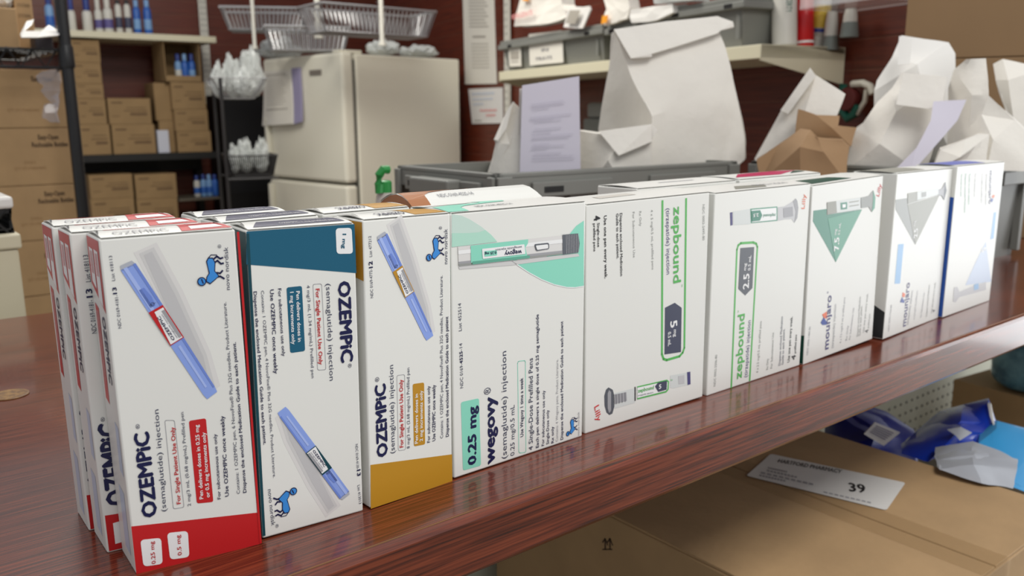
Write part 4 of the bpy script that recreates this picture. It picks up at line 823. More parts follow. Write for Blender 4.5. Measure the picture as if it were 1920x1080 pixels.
bag('paper_bag', 'white paper bag gathered tightly at its neck, right side of the tote', dict(
    a=(1812, 112, 1.44, 1.50), b=(1848, 110, 1.44, 1.50), c=(1852, 150, 1.42, 1.48), d=(1854, 178, 1.41, 1.46), e=(1905, 225, 1.42, 1.52), f=(1935, 260, 1.43, 1.53), g=(1935, 320, 1.41, 1.54), h=(1850, 320, 1.37, 1.52), i=(1862, 262, 1.38, 1.5), j=(1840, 215, 1.41, 1.48), k=(1822, 178, 1.42, 1.46), l=(1790, 132, 1.46, 1.52), m=(1778, 165, 1.47, 1.54), n=(1775, 320, 1.43, 1.54), o=(1815, 240, 1.42, 1.50)),
    [('a', 'l', 'k', 'b'), ('b', 'k', 'd', 'c'), ('l', 'm', 'o', 'k'), ('m', 'n', 'o'), ('k', 'o', 'j', 'd'), ('o', 'n', 'h', 'i', 'j'), ('d', 'j', 'e'), ('j', 'i', 'e'), ('i', 'h', 'g', 'f', 'e')], group=TOTEB, amp=.003, seed=12)
bag('paper_bag', 'white paper bag at the right edge of the photo', dict(
    a=(1880, 110, 1.54, 1.60), b=(1960, 128, 1.54, 1.60), c=(1960, 300, 1.52, 1.62), d=(1905, 260, 1.50, 1.60), e=(1880, 190, 1.51, 1.59), f=(1868, 150, 1.53, 1.60), g=(1862, 120, 1.56, 1.61), h=(1890, 150, 1.50, 1.58)),
    [('a', 'g', 'f', 'h'), ('f', 'e', 'd', 'h'), ('a', 'h', 'b'), ('h', 'd', 'c', 'b')], group=TOTEB, amp=.003, seed=13, shift=.05)
bag('paper_slip', 'folded white receipt slip leaning on the heap of bags', dict(
    a=(1750, 190, 1.375, 1.385), b=(1812, 187, 1.385, 1.395), c=(1795, 226, 1.375, 1.385), d=(1745, 226, 1.365, 1.375), e=(1705, 330, 1.34, 1.36), f=(1668, 330, 1.34, 1.36), g=(1718, 278, 1.35, 1.365)), [('a', 'd', 'c', 'b'), ('d', 'g', 'f', 'e', 'c')], m=PAPERP, amp=.001, seed=14, cat='paper')
bag('paper_bag', 'small white paper bag nearest the right tote rim', dict(
    a=(1832, 252, 1.36, 1.40), b=(1856, 252, 1.37, 1.41), c=(1846, 320, 1.35, 1.42), d=(1748, 320, 1.34, 1.42), e=(1762, 280, 1.35, 1.41), f=(1785, 272, 1.35, 1.40), g=(1810, 262, 1.35, 1.40), h=(1800, 295, 1.33, 1.39)),
    [('a', 'g', 'h', 'b'), ('g', 'f', 'e', 'h'), ('e', 'd', 'h'), ('h', 'd', 'c', 'b')], group=TOTEB, amp=.003, seed=15)
# tape gun hung on the slat wall behind the bags
TW = WR.off(.045)
def tw(x, y): return TW.at(x, y)
root = thing('tape_dispenser', 'green handled tape gun hung on the slat wall behind the bags', 'tape dispenser', tw(1598, 225))
Gt = mat('green_plastic', (18, 92, 76), rough=0.4)
mb = MB(); mb.tube([tw(1582, 158), tw(1576, 180), tw(1578, 205), tw(1590, 222), tw(1602, 214), tw(1610, 198)], 0.011, Gt, 8); mb.build('handle', root)
mb = MB(); mb.lathe(tw(1592, 186), -WR.n, [(0.028, -.012), (0.029, -.01), (0.029, .01), (0.028, .012)], mat('tape_core', (96, 30, 26), rough=0.6)); mb.build('tape_roll', root)
mb = MB(); mb.tube([tw(1598, 158), tw(1618, 156), tw(1632, 162), tw(1637, 176)], 0.009, mat('off_white_plastic', (196, 192, 178), rough=0.5), 8); mb.tube([tw(1625, 168), tw(1622, 190), tw(1606, 214)], 0.006, MATS['off_white_plastic'], 8); mb.build('blade_arm', root)
p = tw(1600, 158); mb = MB(); mb.tube([p, p-WR.n*.05], .003, STEEL, 6); mb.build('wall_hook', root)
# kraft cartons upper right
def kraft_box(name, label, O, U, W, L, D, H, group=None, m=None, seam=True, prints=None, cat='carton', origin=None, tape=True):
    U = U.normalized(); W = W.normalized(); O = Vector(O); root = thing(name, label, cat, O, group); Z = Vector((0, 0, 1))
    mb = MB(); mb.obox(O, U*L, W*D, Z*H, m or KRAFT, bev=0.002)
    f = Face(mb, O, U, Z, -W)
    if prints: prints(f, L, H)
    mb.build('carton_body', root)
    if tape:
        tb = MB(); tb.obox(O+W*(D*.5-.024)+Z*H, U*L, W*.048, Z*.0005, mat('parcel_tape', (176, 140, 98), rough=0.25)); tb.build('tape_strip', root)
        tb.o = None
    return root
def ftxt(f, t, u0, u1, v, h, m, bold=0.02):
    vs, fs = text_mesh(t, bold); f.mb.mesh([f.P(u0+(u1-u0)*x, v+h*y, 3) for x, y in vs], fs, m)
cu = hdir(-65); cw = hdir(25); ca = hd(1693, 112, 1.86); CZ = ca.z
kraft_box('shipping_carton', 'lower brown carton behind the bags at the right edge', (ca.x, ca.y, 0.0), cu, cw, .45, .19, CZ-.001, 'brown cartons at the right edge', m=KRAFTS)
def pr(f, L, H): ftxt(f, 'Reclosable Bottles', .02, .2, H-.058-.0, .012, KINK)
kraft_box('shipping_carton', 'big brown carton at the upper right corner, top of the stack', (ca.x, ca.y, CZ), cu, cw, .45, .19, .20, 'brown cartons at the right edge', m=KRAFTS, prints=lambda f, L, H: f.mb and ftxt(f, 'Reclosable Bottles', .022, .2, .118, .012, KINK))

# ================================================================== BELOW THE COUNTER, RIGHT
mc = thing('shipping_carton', 'large open topped brown carton with a number label, below the counter edge', 'carton', (0.735, 0.01, -0.5))
mc['label'] = 'large brown carton with a white number label on its taped lid, below the counter edge'
x0, x1, y0, y1, zt = 0.530, 0.937, -0.142, 0.385, -0.20
mb = MB(); mb.box((x0, y0, -0.5), (x1, y1, zt-.003), KRAFT, bev=.002)
arw = Face(mb, (x0, y1, -0.5), (0, -1, 0), (0, 0, 1), (-1, 0, 0))
for k in range(2):
    a = arw.uv((1135+9*k, 1030)); b = arw.uv((1135+9*k, 1010)); arw.stroke_uv([a, b], .0022, KINK, 2)
    arw.stroke_uv([(b[0]-.004, b[1]-.006), b, (b[0]+.004, b[1]-.006)], .0018, KINK, 2)
a = arw.uv((1130, 1030)); b = arw.uv((1148, 1030)); arw.stroke_uv([a, b], .0015, KINK, 2)
mb.build('carton_body', mc)
sx = 0.742
for nm, a_, b_2 in (('lid_flap', x0+.001, sx-.0015), ('lid_flap', sx+.0015, x1-.001)):
    mb = MB(); mb.obox((a_, y0+.001, zt-.003), (b_2-a_, 0, 0), (0, y1-y0-.002, 0), (0, 0, .003), KRAFT, bev=.0007); mb.build(nm, mc)
mb = MB(); n = 10
for k in range(n):
    ya = y0-.0005+(y1-y0)*k/n*1.0; yb = y0-.0005+(y1-y0)*(k+1)/n
    mb.poly([(sx-.028, ya, zt+.0004), (sx+.028, ya, zt+.0004), (sx+.028, yb, zt+.0004), (sx-.028, yb, zt+.0004)], mat('clear_parcel_tape', (196, 164, 120), rough=0.16, alpha=0.35))
mb.poly([(sx-.028, y0-.0024, zt-.06), (sx+.028, y0-.0024, zt-.06), (sx+.028, y0-.0024, zt+.0004), (sx-.028, y0-.0024, zt+.0004)], MATS['clear_parcel_tape'])
mb.poly([(sx-.028, y0-.0024, zt+.0004), (sx+.028, y0-.0024, zt+.0004), (sx+.028, y0-.0005, zt+.0004), (sx-.028, y0-.0005, zt+.0004)], MATS['clear_parcel_tape'])
mb.build('tape_strip', mc)
mb = MB(); f = Face(mb, (x0, y0, zt+.001), (1, 0, 0), (0, 1, 0), (0, 0, 1))
f.rr([(1445, 851), (1698, 905), (1662, 957), (1399, 892)], mat('label_paper', (226, 224, 220), rough=0.4), 1, r=.05)
f.text('HARTFORD PHARMACY', (1458, 867), (1577, 888), 7, K['coal'], .02, 3)
f.text('39', (1592, 921), (1624, 925), 16, K['black'], .03, 3)
for a, b, hh in (((1440, 879), (1477, 887), 3), ((1438, 884), (1496, 897), 3), ((1427, 888), (1528, 911), 3.2), ((1424, 893), (1474, 904), 3), ((1544, 924), (1636, 945), 2.4)):
    dx, dy = b[0]-a[0], b[1]-a[1]; nn = 9
    for i in range(nn):
        t0, t1 = i/nn, (i+.72)/nn
        f.poly([(a[0]+dx*t0, a[1]+dy*t0), (a[0]+dx*t1, a[1]+dy*t1), (a[0]+dx*t1, a[1]+dy*t1-hh), (a[0]+dx*t0, a[1]+dy*t0-hh)], K['mgrey'], 3)
o = mb.build('address_label', mc); o['label'] = 'white rounded label printed with a pharmacy name and 39'
# right carton and blue pack
zt2 = -0.335; A = onz(1788, 711, zt2); B = onz(1935, 750, zt2); dd = (B-A).normalized(); ww = Vector((-dd.y, dd.x, 0))
if ww.x < 0: ww = -ww
kraft_box('shipping_carton', 'brown carton under the blue wrapped pack by the pegboard', (A.x, A.y, -.5), dd, ww, .40, .34, zt2+.5, m=KRAFT)
def pillow(name, label, P, U, V, W, nu, m, amp=.006, seed=0, build=True, cat='package', parts=None, group=None, sq=.45, tall=1):
    """a soft wrapped pack: rounded brick spanned by U, V, W from corner P"""
    root = thing(name, label, cat, P, group); mb = MB()
    bm = bmesh.new(); bmesh.ops.create_cube(bm, size=1); bmesh.ops.subdivide_edges(bm, edges=bm.edges[:], cuts=9, use_grid_fill=True)
    for v in bm.verts:
        x, y, z = [c*2 for c in v.co]
        s_ = lambda a: math.copysign(abs(a)**1.0, a)
        r = max(abs(x), abs(y), abs(z)); L = (abs(x)**6+abs(y)**6+abs(z)**6)**(1/6)
        x, y, z = x/L, y/L, z/L
        p = Vector(P) + Vector(U)*((x+1)/2) + Vector(V)*((y+1)/2) + Vector(W)*((z+1)/2)
        k = noise.noise(p*16+Vector((seed, 0, 0)))*amp + abs(noise.noise(p*38+Vector((0, seed, 0))))*amp*.8
        v.co = p + Vector((x, y, z))*k
    bm.verts.index_update(); mb.mesh([v.co.copy() for v in bm.verts], [tuple(v.index for v in f_.verts) for f_ in bm.faces], m, True); bm.free()
    mb.build('wrapped_body', root)
    if parts: parts(root)
    return root
BLUEF = mat('blue_film', (20, 62, 190), rough=0.22, coat=.4); SKYF = mat('sky_film', (60, 156, 214), rough=0.28, coat=.3); SILV = mat('silver_film', (176, 180, 188), rough=0.3, coat=.3); NAVYF = mat('deep_blue_film', (14, 38, 140), rough=0.3)
FROST = mat('frosted_blue_pack', (112, 160, 178), rough=0.22, coat=.5, rgb2=(52, 96, 120), vscale=28)
bp = onz(1828, 718, zt2+.006)
pillow('wrapped_pack', 'clear wrapped pale blue pack lying on the brown carton', (bp.x, bp.y-.28, zt2+.002), (.30, .02, 0), (0, .27, 0), (0, 0, .105), 8, FROST, .006, 3)
# blue sacks behind the labelled carton, leaning against the pegboard
bag('wipes_pack', 'deep blue pack with a white label lying under the counter', dict(
    a=(1545, 800, 1.28, 1.42), b=(1565, 772, 1.30, 1.42), c=(1600, 765, 1.33, 1.42), d=(1660, 785, 1.33, 1.42), e=(1712, 820, 1.31, 1.42), f=(1720, 880, 1.22, 1.42), g=(1620, 880, 1.18, 1.42), h=(1545, 850, 1.2, 1.42), i=(1640, 820, 1.23, 1.42)),
    [('a', 'h', 'i', 'b'), ('b', 'i', 'c'), ('c', 'i', 'd'), ('d', 'i', 'e'), ('i', 'h', 'g'), ('i', 'g', 'f', 'e')], m=NAVYF, amp=.006, seed=20, cat='package')
def lab_extra(root): pass
root = bpy.data.objects[[o.name for o in bpy.data.objects if o.name.startswith('wipes_pack')][0]]
mb = MB(); solid(mb, dict(a=(1640, 793, 1.232, 1.236), b=(1687, 812, 1.235, 1.239), c=(1657, 836, 1.205, 1.209), d=(1620, 814, 1.205, 1.209)), q4, MATS['white_paper'], .0002, 1, 3)
sheet_lines(mb, ((1640, 793), (1687, 812), (1657, 836), (1620, 814)), [(v, .12, .85, .04) for v in (.15, .28, .41, .54, .67)], K['purple'], (1.230, 1.233, 1.203, 1.203)); mb.build('pack_label', root)
bag('wipes_pack', 'shiny royal blue pack with a peaked corner, next to the pegboard', dict(
    a=(1852, 760, 1.33, 1.38), b=(1868, 812, 1.28, 1.38), c=(1835, 830, 1.24, 1.38), d=(1780, 850, 1.20, 1.38), e=(1740, 868, 1.17, 1.38), f=(1690, 850, 1.19, 1.38), g=(1718, 822, 1.24, 1.38), h=(1760, 785, 1.29, 1.38), i=(1805, 772, 1.31, 1.38), j=(1800, 805, 1.22, 1.36)),
    [('a', 'i', 'j', 'b'), ('i', 'h', 'j'), ('h', 'g', 'j'), ('g', 'f', 'e', 'j'), ('j', 'e', 'd'), ('j', 'd', 'c', 'b')], m=BLUEF, amp=.006, cuts=4, seed=22, cat='package')
root = bpy.data.objects['wipes_pack.001']
mb = MB(); solid(mb, dict(a=(1776, 806, 1.205, 1.208), b=(1800, 801, 1.21, 1.213), c=(1822, 812, 1.21, 1.213), d=(1800, 826, 1.195, 1.2), e=(1790, 815, 1.2, 1.204)), [('a', 'e', 'd', 'c', 'b')], SILV, .0003, 1, 2); mb.build('printed_patch', root)
mb = MB(); solid(mb, dict(a=(1852, 759, 1.322, 1.332), b=(1858, 760, 1.322, 1.332), c=(1866, 806, 1.275, 1.285), d=(1856, 780, 1.30, 1.31)), q4, PAPER, .0002, 1, 2); mb.build('seam_tip', root)
bag('wipes_pack', 'sky blue pack at the right edge below the counter', dict(
    a=(1868, 805, 1.27, 1.36), b=(1940, 822, 1.30, 1.38), c=(1940, 930, 1.15, 1.36), d=(1870, 905, 1.14, 1.34), e=(1820, 880, 1.15, 1.33), f=(1835, 830, 1.22, 1.34)), [('a', 'f', 'e', 'd'), ('a', 'd', 'c', 'b')], m=SKYF, amp=.006, seed=24, cat='package')
bag('wipes_pack', 'crumpled silver pack in front of the sky blue one', dict(
    a=(1750, 856, 1.15, 1.22), b=(1822, 843, 1.17, 1.22), c=(1862, 858, 1.16, 1.22), d=(1905, 880, 1.15, 1.22), e=(1898, 915, 1.11, 1.22), f=(1840, 905, 1.09, 1.2), g=(1760, 880, 1.10, 1.2), h=(1825, 872, 1.11, 1.2)), [('a', 'g', 'h', 'b'), ('b', 'h', 'c'), ('c', 'h', 'd'), ('h', 'g', 'f'), ('h', 'f', 'e', 'd')], m=SILV, amp=.006, cuts=4, seed=25, cat='package')

# ================================================================== LEFT SIDE BEHIND THE COUNTER
pd = Plane(hd(30, 500, 1.28), 0)
A = pd.at(-60, 590); B = pd.at(50, 590); top = pd.at(28, 438).z
ped = thing('filing_pedestal', 'beige cabinet side behind the counter at the left edge', 'cabinet', (B.x-.2, B.y, -.95))
mb = MB(); mb.box((B.x-.30, B.y, -.95), (B.x, B.y+.40, top-.02), mat('beige_laminate', (206, 198, 172), rough=0.5), bev=.003); mb.build('cabinet_body', ped)
mb = MB(); mb.box((B.x-.305, B.y-.004, top-.02), (B.x+.004, B.y+.40, top), MATS['beige_laminate'], bev=.003); mb.build('cabinet_top', ped)
cz1 = pd.at(27, 392).z; xr = pd.at(27, 420).x
cr = thing('lattice_crate', 'black lattice plastic crate with white lid on the beige cabinet', 'crate', (xr-.12, B.y+.01, top))
mb = MB(); X0, X1, Y0, Y1, Z0, Z1 = xr-.26, xr, B.y+.01, B.y+.25, top, cz1
mb.box((X0, Y0, Z0), (X1, Y1, Z0+.004), BLACKP); bar = .006
for z in (Z0, Z1-bar): mb.box((X0, Y0, z), (X1, Y0+.003, z+bar), BLACKP); mb.box((X1-.003, Y0, z), (X1, Y1, z+bar), BLACKP); mb.box((X0, Y1-.003, z), (X1, Y1, z+bar), BLACKP)
hh = Z1-Z0; step = hh*.42; i = 0
while X0+i*step < X1:
    for s_ in (1, -1):
        a = Vector((X0+i*step, Y0+.0015, Z0)); b = a+Vector((s_*hh*.85, 0, hh)); 
        if X0-.001 <= b.x <= X1+.001: mb.tube([a, b], .0022, BLACKP, 5)
    i += 1
i = 0
while Y0+i*step < Y1:
    for s_ in (1, -1):
        a = Vector((X1-.0015, Y0+i*step, Z0)); b = a+Vector((0, s_*hh*.85, hh))
        if Y0-.001 <= b.y <= Y1+.001: mb.tube([a, b], .0022, BLACKP, 5)
    i += 1
mb.build('lattice_walls', cr)
mb = MB(); mb.box((X0-.003, Y0-.003, Z1), (X1+.003, Y1+.003, Z1+.016), mat('white_lid_plastic', (222, 220, 216), rough=0.4), bev=.004); mb.build('lid', cr)

# metro rack: post, wire shelf, cartons
MP = Plane(CAM+Vector((0, 2.25, 0)), 0); MC = Plane(CAM+Vector((0, 2.36, 0)), 0)
rk = thing('wire_rack', 'black wire shelving rack with a thick upright post at the left', 'shelf', (0.38, MP.P.y, -.95))
pa, pb = MP.at(110, 20), MP.at(160, 395)
px_ = (pa.x+pb.x)/2
mb = MB(); mb.tube([(px_, MP.P.y, -.95), (px_, MP.P.y, 1.2)], .0135, BLACKM, 14)
mb.build('post', rk)
mb = MB(); zc = MP.at(125, 108).z; mb.lathe((px_, MP.P.y, zc-.024), (0, 0, 1), [(.016, 0), (.0175, .006), (.0165, .046), (.0145, .052)], BLACKM, 14); mb.build('collar', rk)
mb = MB(); zs = MP.at(50, 92).z; ds = .022
for k, y in enumerate([MP.P.y + .45*i/6 for i in range(7)]): mb.tube([(px_-1.1, y, zs), (px_-.012, y, zs)], .0025, BLACKM, 5)
for k in range(44): x = px_-.02-k*.025; mb.tube([(x, MP.P.y, zs+.003), (x, MP.P.y+.46, zs+.003)], .0016, BLACKM, 4)
for y in (MP.P.y, MP.P.y+.46):
    mb.tube([(px_-1.1, y, zs), (px_, y, zs)], .0032, BLACKM, 6); mb.tube([(px_-1.1, y, zs-ds*1.8), (px_, y, zs-ds*1.8)], .0032, BLACKM, 6)
    for k in range(22): x = px_-.02-k*.05; mb.tube([(x, y, zs), (x-.025, y, zs-ds*1.8), (x-.05, y, zs)], .0022, BLACKM, 4)
mb.tube([(px_, MP.P.y, zs), (px_, MP.P.y+.46, zs)], .0032, BLACKM, 6); mb.tube([(px_, MP.P.y, zs-ds*1.8), (px_, MP.P.y+.46, zs-ds*1.8)], .0032, BLACKM, 6)
mb.build('wire_shelf', rk)
def vial_print(f, L, H):
    ftxt(f, 'Easy-Open', L*.835, L*.94, H*.80, H*.09, KINK, .03); ftxt(f, 'Reclosable Bottles', L*.80, L*.985, H*.67, H*.09, KINK, .03)
    ftxt(f, 'OVALS', L*.75, L*.81, H*.38, H*.05, MATS['kraft_print2'], 0); ftxt(f, 'QTY 275 STANDARD', L*.70, L*.86, H*.28, H*.05, MATS['kraft_print2'], 0)
mat('kraft_print2', (146, 110, 72), rough=.8)
lows = [(240, 348), (348, 452), (452, 556)]; yb = [130, 240, 348, 452, 556]
for i in range(4):
    xr_ = MC.at((118, 132, 146, 160)[i], yb[i+1]).x; z1 = MC.at(60, yb[i]).z; z0 = MC.at(60, yb[i+1]).z
    lb = ('brown vial carton with clear shrink wrap and tape on it, top of the rack stack', 'brown vial carton second from the top of the rack stack', 'brown vial carton third from the top of the rack stack', 'brown vial carton lowest in view in the rack stack')[i]
    r_ = kraft_box('vial_carton', lb, (px_+.012-.43, MC.P.y, z0+.0005), Vector((1, 0, 0)), Vector((0, 1, 0)), .43, .30, z1-z0-.001, 'vial cartons stacked on the rack', prints=vial_print if i else (lambda f, L, H: (ftxt(f, 'Easy-Open', L*.835, L*.94, H*.80, H*.09, KINK, .03), ftxt(f, 'QTY 275 STANDARD', L*.70, L*.86, H*.28, H*.05, MATS['kraft_print2'], 0))))
    if i == 0:
        mb = MB(); cs = [(70, 132), (128, 132), (150, 150), (112, 235), (75, 236), (85, 180)]
        solid(mb, {str(k): (x, y, 2.40, 2.405) for k, (x, y) in enumerate([(52, 134), (108, 132), (111, 180), (114, 232), (72, 232), (60, 180)])}, [('0', '5', '2', '1'), ('5', '4', '3', '2')], mat('shrink_film', (226, 222, 232), rough=.08, alpha=.38, coat=1), .016, 4, 31); mb.build('shrink_wrap', r_)
z556 = MC.at(60, 556).z
kraft_box('vial_carton', 'brown vial carton at the foot of the rack stack, mostly hidden', (px_+.012-.43, MC.P.y, -.95), Vector((1, 0, 0)), Vector((0, 1, 0)), .43, .30, z556+.95-.001, 'vial cartons stacked on the rack')
# on the wire shelf
zS = zs+.0046
A = MC.at(38, 85); kraft_box('shelf_carton', 'plain brown carton at the left end of the wire shelf', (A.x-.3, MC.P.y, zS), Vector((1, 0, 0)), Vector((0, 1, 0)), .30, .25, MC.at(20, 15).z-zS, 'cartons on the wire shelf')
B2 = MC.off(-.06).at(76, 80); A2 = MC.off(-.06).at(40, 80); kraft_box('shelf_carton', 'brown carton with dark printed lines behind the white folded paper', (A.x+.006, MC.P.y+.05, zS), Vector((1, 0, 0)), Vector((0, 1, 0)), B2.x-A2.x-.004, .25, .20, 'cartons on the wire shelf', prints=lambda f, L, H: [ftxt(f, 'QTY 275 STANDARD', L*.15, L*.85, H*(.4+.12*k), H*.04, KINK, 0) for k in range(4)])
bag('folded_paper', 'white bent paper sheet lying on the wire shelf beside the post', dict(a=(38, 64, 2.30, 2.31), b=(50, 40, 2.33, 2.34), c=(64, 36, 2.34, 2.35), d=(60, 46, 2.33, 2.34), e=(46, 58, 2.30, 2.31), f=(78, 58, 2.28, 2.30), g=(92, 47, 2.33, 2.35), h=(112, 60, 2.30, 2.33), i=(110, 66, 2.28, 2.31), j=(70, 70, 2.26, 2.29), k=(40, 70, 2.28, 2.31)), [('a', 'e', 'd', 'c', 'b'), ('a', 'k', 'j', 'f', 'e'), ('f', 'j', 'i', 'h', 'g')], m=PAPER, amp=.001, cuts=1, cat='paper')
root = thing('shelf_bin', 'grey and black bin beside the post on the wire shelf', 'bin', MP.at(90, 90)); root.location.z = zS
mb = MB(); a, b = MC.at(62, 88), MC.at(104, 88); mb.box((a.x, MC.P.y-.03, zS), (b.x-.01, MC.P.y+.03, zS+.03), mat('dark_bin', (52, 46, 50), rough=.6), bev=.003); mb.build('bin_body', root)
mb = MB(); mb.box((a.x+.02, MC.P.y-.034, zS+.030), (b.x-.008, MC.P.y+.03, zS+.034), WHITEM, bev=.001); mb.build('bin_lid', root)

# ------------------------------------------------------------------ left wall shelving
SF = WL.off(.40); SB = WL.off(.20)
zsh = SF.at(260, 62).z; zsh0 = SF.at(260, 75).z - 0.0
sh = thing('wall_shelf', 'white metal shelf on the left wall carrying bottles', 'shelf', (1.2, SF.P.y, zsh))
A = SF.at(100, 50); B = SF.at(405, 62)
mb = MB(); mb.obox((A.x-.3, SF.P.y + (A.x-.3-SF.P.x)*math.tan(R(-3)), zsh-.032), WL.U*(B.x-A.x+.3), Vector((0.02, .38, 0)), Vector((0, 0, .032)), ALM, bev=.002); mb.build('shelf_board', sh)
for k, fr in enumerate((.08, .93)):
    p = Vector((A.x-.3, SF.P.y + (A.x-.3-SF.P.x)*math.tan(R(-3)), 0))+WL.U*((B.x-A.x+.3)*fr)
    mb = MB(); q0 = p+Vector((0, .02, zsh-.033)); q1 = p+Vector((.015, .36, zsh-.033)); q2 = q1+Vector((0, 0, -.09))
    for dx in (0, .004): mb.poly([q0+Vector((dx, 0, 0)), q1+Vector((dx, 0, 0)), q2+Vector((dx, 0, 0))], ALM)
    mb.build('bracket', sh)
# wall standards
def standard(name, label, pl, px, py0, py1, wd, m, group, z1=None, z0=None):
    a = pl.at(px[0], py0); b = pl.at(px[1], py1); c_ = (a+b)/2
    root = thing(name, label, 'wall standard', (c_.x, c_.y, b.z if z0 is None else z0), group); mb = MB()
    zz0 = b.z if z0 is None else z0; zz1 = 1.2 if z1 is None else z1
    mb.obox(Vector((c_.x, c_.y, zz0))-pl.U*wd/2, pl.U*wd, -pl.n*.012*-1, Vector((0, 0, zz1-zz0)), m, bev=.001)
    z = zz0+.02
    while z < zz1-.02:
        for s_ in (-.22, .22):
            c2 = Vector((c_.x, c_.y, z))+pl.U*(wd*s_)+pl.n*.0125
            mb.poly([c2-pl.U*.002, c2+pl.U*.002, c2+pl.U*.002+Vector((0, 0, .012)), c2-pl.U*.002+Vector((0, 0, .012))], K['coal'])
        z += .032
    mb.build('channel', root); return root
standard('wall_standard', 'white slotted upright on the left wall at the end of the white shelf', WL.off(.012), (372, 398), 5, 195, .045, WHITEM, 'slotted wall uprights')
standard('wall_standard', 'white slotted upright at the left end of the tote shelf', WR.off(.012), (952, 955), 5, 230, .045, WHITEM, 'slotted wall uprights', z0=-.2)
standard('wall_standard', 'white slotted upright at the right end of the tote shelf', WR.off(.012), (1545, 1540), 90, 140, .035, WHITEM, 'slotted wall uprights', z0=.3)

def bottle(name, label, pl, px, py_top, z0, wpx, body, cap, capfr=.25, group=None, band=None, cat='bottle'):
    a = pl.at(px-wpx/2, 30); b = pl.at(px+wpx/2, 30); r = (b-a).length/2; c_ = (a+b)/2; c_.z = z0
    H = max(.02, pl.at(px, py_top).z - z0); root = thing(name, label, cat, c_, group); mb = MB(); hb = H*(1-capfr)
    mb.lathe(c_, (0, 0, 1), [(r*.92, 0), (r, H*.03), (r, hb*.82), (r*.86, hb*.94), (r*.5, hb)], body, 16)
    if band: mb.lathe(c_+Vector((0, 0, hb*.2)), (0, 0, 1), [(r*1.01, 0), (r*1.015, .001), (r*1.015, hb*.35), (r*1.01, hb*.36)], band, 16)
    mb.build('bottle_body', root)
    mb = MB(); mb.lathe(c_+Vector((0, 0, hb)), (0, 0, 1), [(r*.62, 0), (r*.62, H*capfr*.9), (r*.5, H*capfr)], cap, 14); mb.build('cap', root)
    return root
WB = mat('white_bottle_plastic', (206, 204, 196), rough=.35); BB = mat('blue_bottle_plastic', (44, 96, 178), rough=.35); BC = mat('blue_cap', (26, 54, 130), rough=.4); LB = mat('light_blue_bottle', (120, 160, 206), rough=.35); PC = mat('purple_band', (92, 84, 140), rough=.5)
zt_ = zsh+.0005
for i, (px, tp_, w_, bd, cp_, cf, bn, lb) in enumerate(((93, -4, 17, LB, BC, .2, BB, 'blue and white bottle left of the black post on the white shelf'), (134, -6, 15, WB, BC, .38, None, 'white bottle with blue cap, left of the two blue capped ones'), (163, -6, 19, WB, BC, .38, None, 'wide white bottle with blue cap, right of the two blue capped ones'),
    (184, -2, 15, WB, WB, .3, PC, 'white spray bottle with purple label, left of the pair'), (202, -6, 18, WB, WB, .3, PC, 'white spray bottle with purple label, right of the pair'), (222, 0, 13, WB, K['coal'], .12, K['slate'], 'slim white bottle with dark label left of its twin'), (239, 0, 13, WB, K['coal'], .12, K['slate'], 'slim white bottle with dark label right of its twin'),
    (256, 0, 14, BB, LB, .2, LB, 'blue bottle second from the right end of the white shelf'), (276, 0, 15, BB, LB, .2, LB, 'blue bottle at the right end of the row on the white shelf'))):
    bottle('cleaner_bottle', lb, SB.off(.08), px, tp_, zt_, w_, bd, cp_, cf, 'bottles on the white shelf', bn)

# black gondola shelves with cartons
GF = WL.off(.38)
zg = GF.at(280, 288).z; zg2 = GF.at(250, 402).z
gd = thing('black_shelving', 'black steel shelving against the left wall with brown cartons', 'shelf', (1.3, GF.P.y, -.95))
A = GF.at(120, 290); B = GF.at(412, 290); yy = GF.P.y
def gbox(x0_, x1_, k0, k1, za, zb, m, nm, par, bev=0):
    mb = MB(); p = Vector((x0_, GF.P.y+(x0_-GF.P.x)*math.tan(R(-3))+k0, za)); mb.obox(p, WL.U*(x1_-x0_), Vector((.0, k1-k0, 0)), Vector((0, 0, zb-za)), m, bev); return mb.build(nm, par)
gbox(A.x-.25, B.x, -.004, .36, zg-.035, zg, BLACKP, 'upper_deck', gd)
zlow = GF.at(250, 325).z
gbox(A.x-.25, B.x, .30, .37, zlow-.01, zg-.035, BLACKP, 'back_panel', gd)
gbox(A.x-.25, B.x, -.002, .36, zg2-.18, zg2-.15, BLACKP, 'lower_deck', gd)
for xx in (B.x-.03,): gbox(xx, xx+.03, .30, .37, -.95, zg+.6, BLACKP, 'upright', gd)
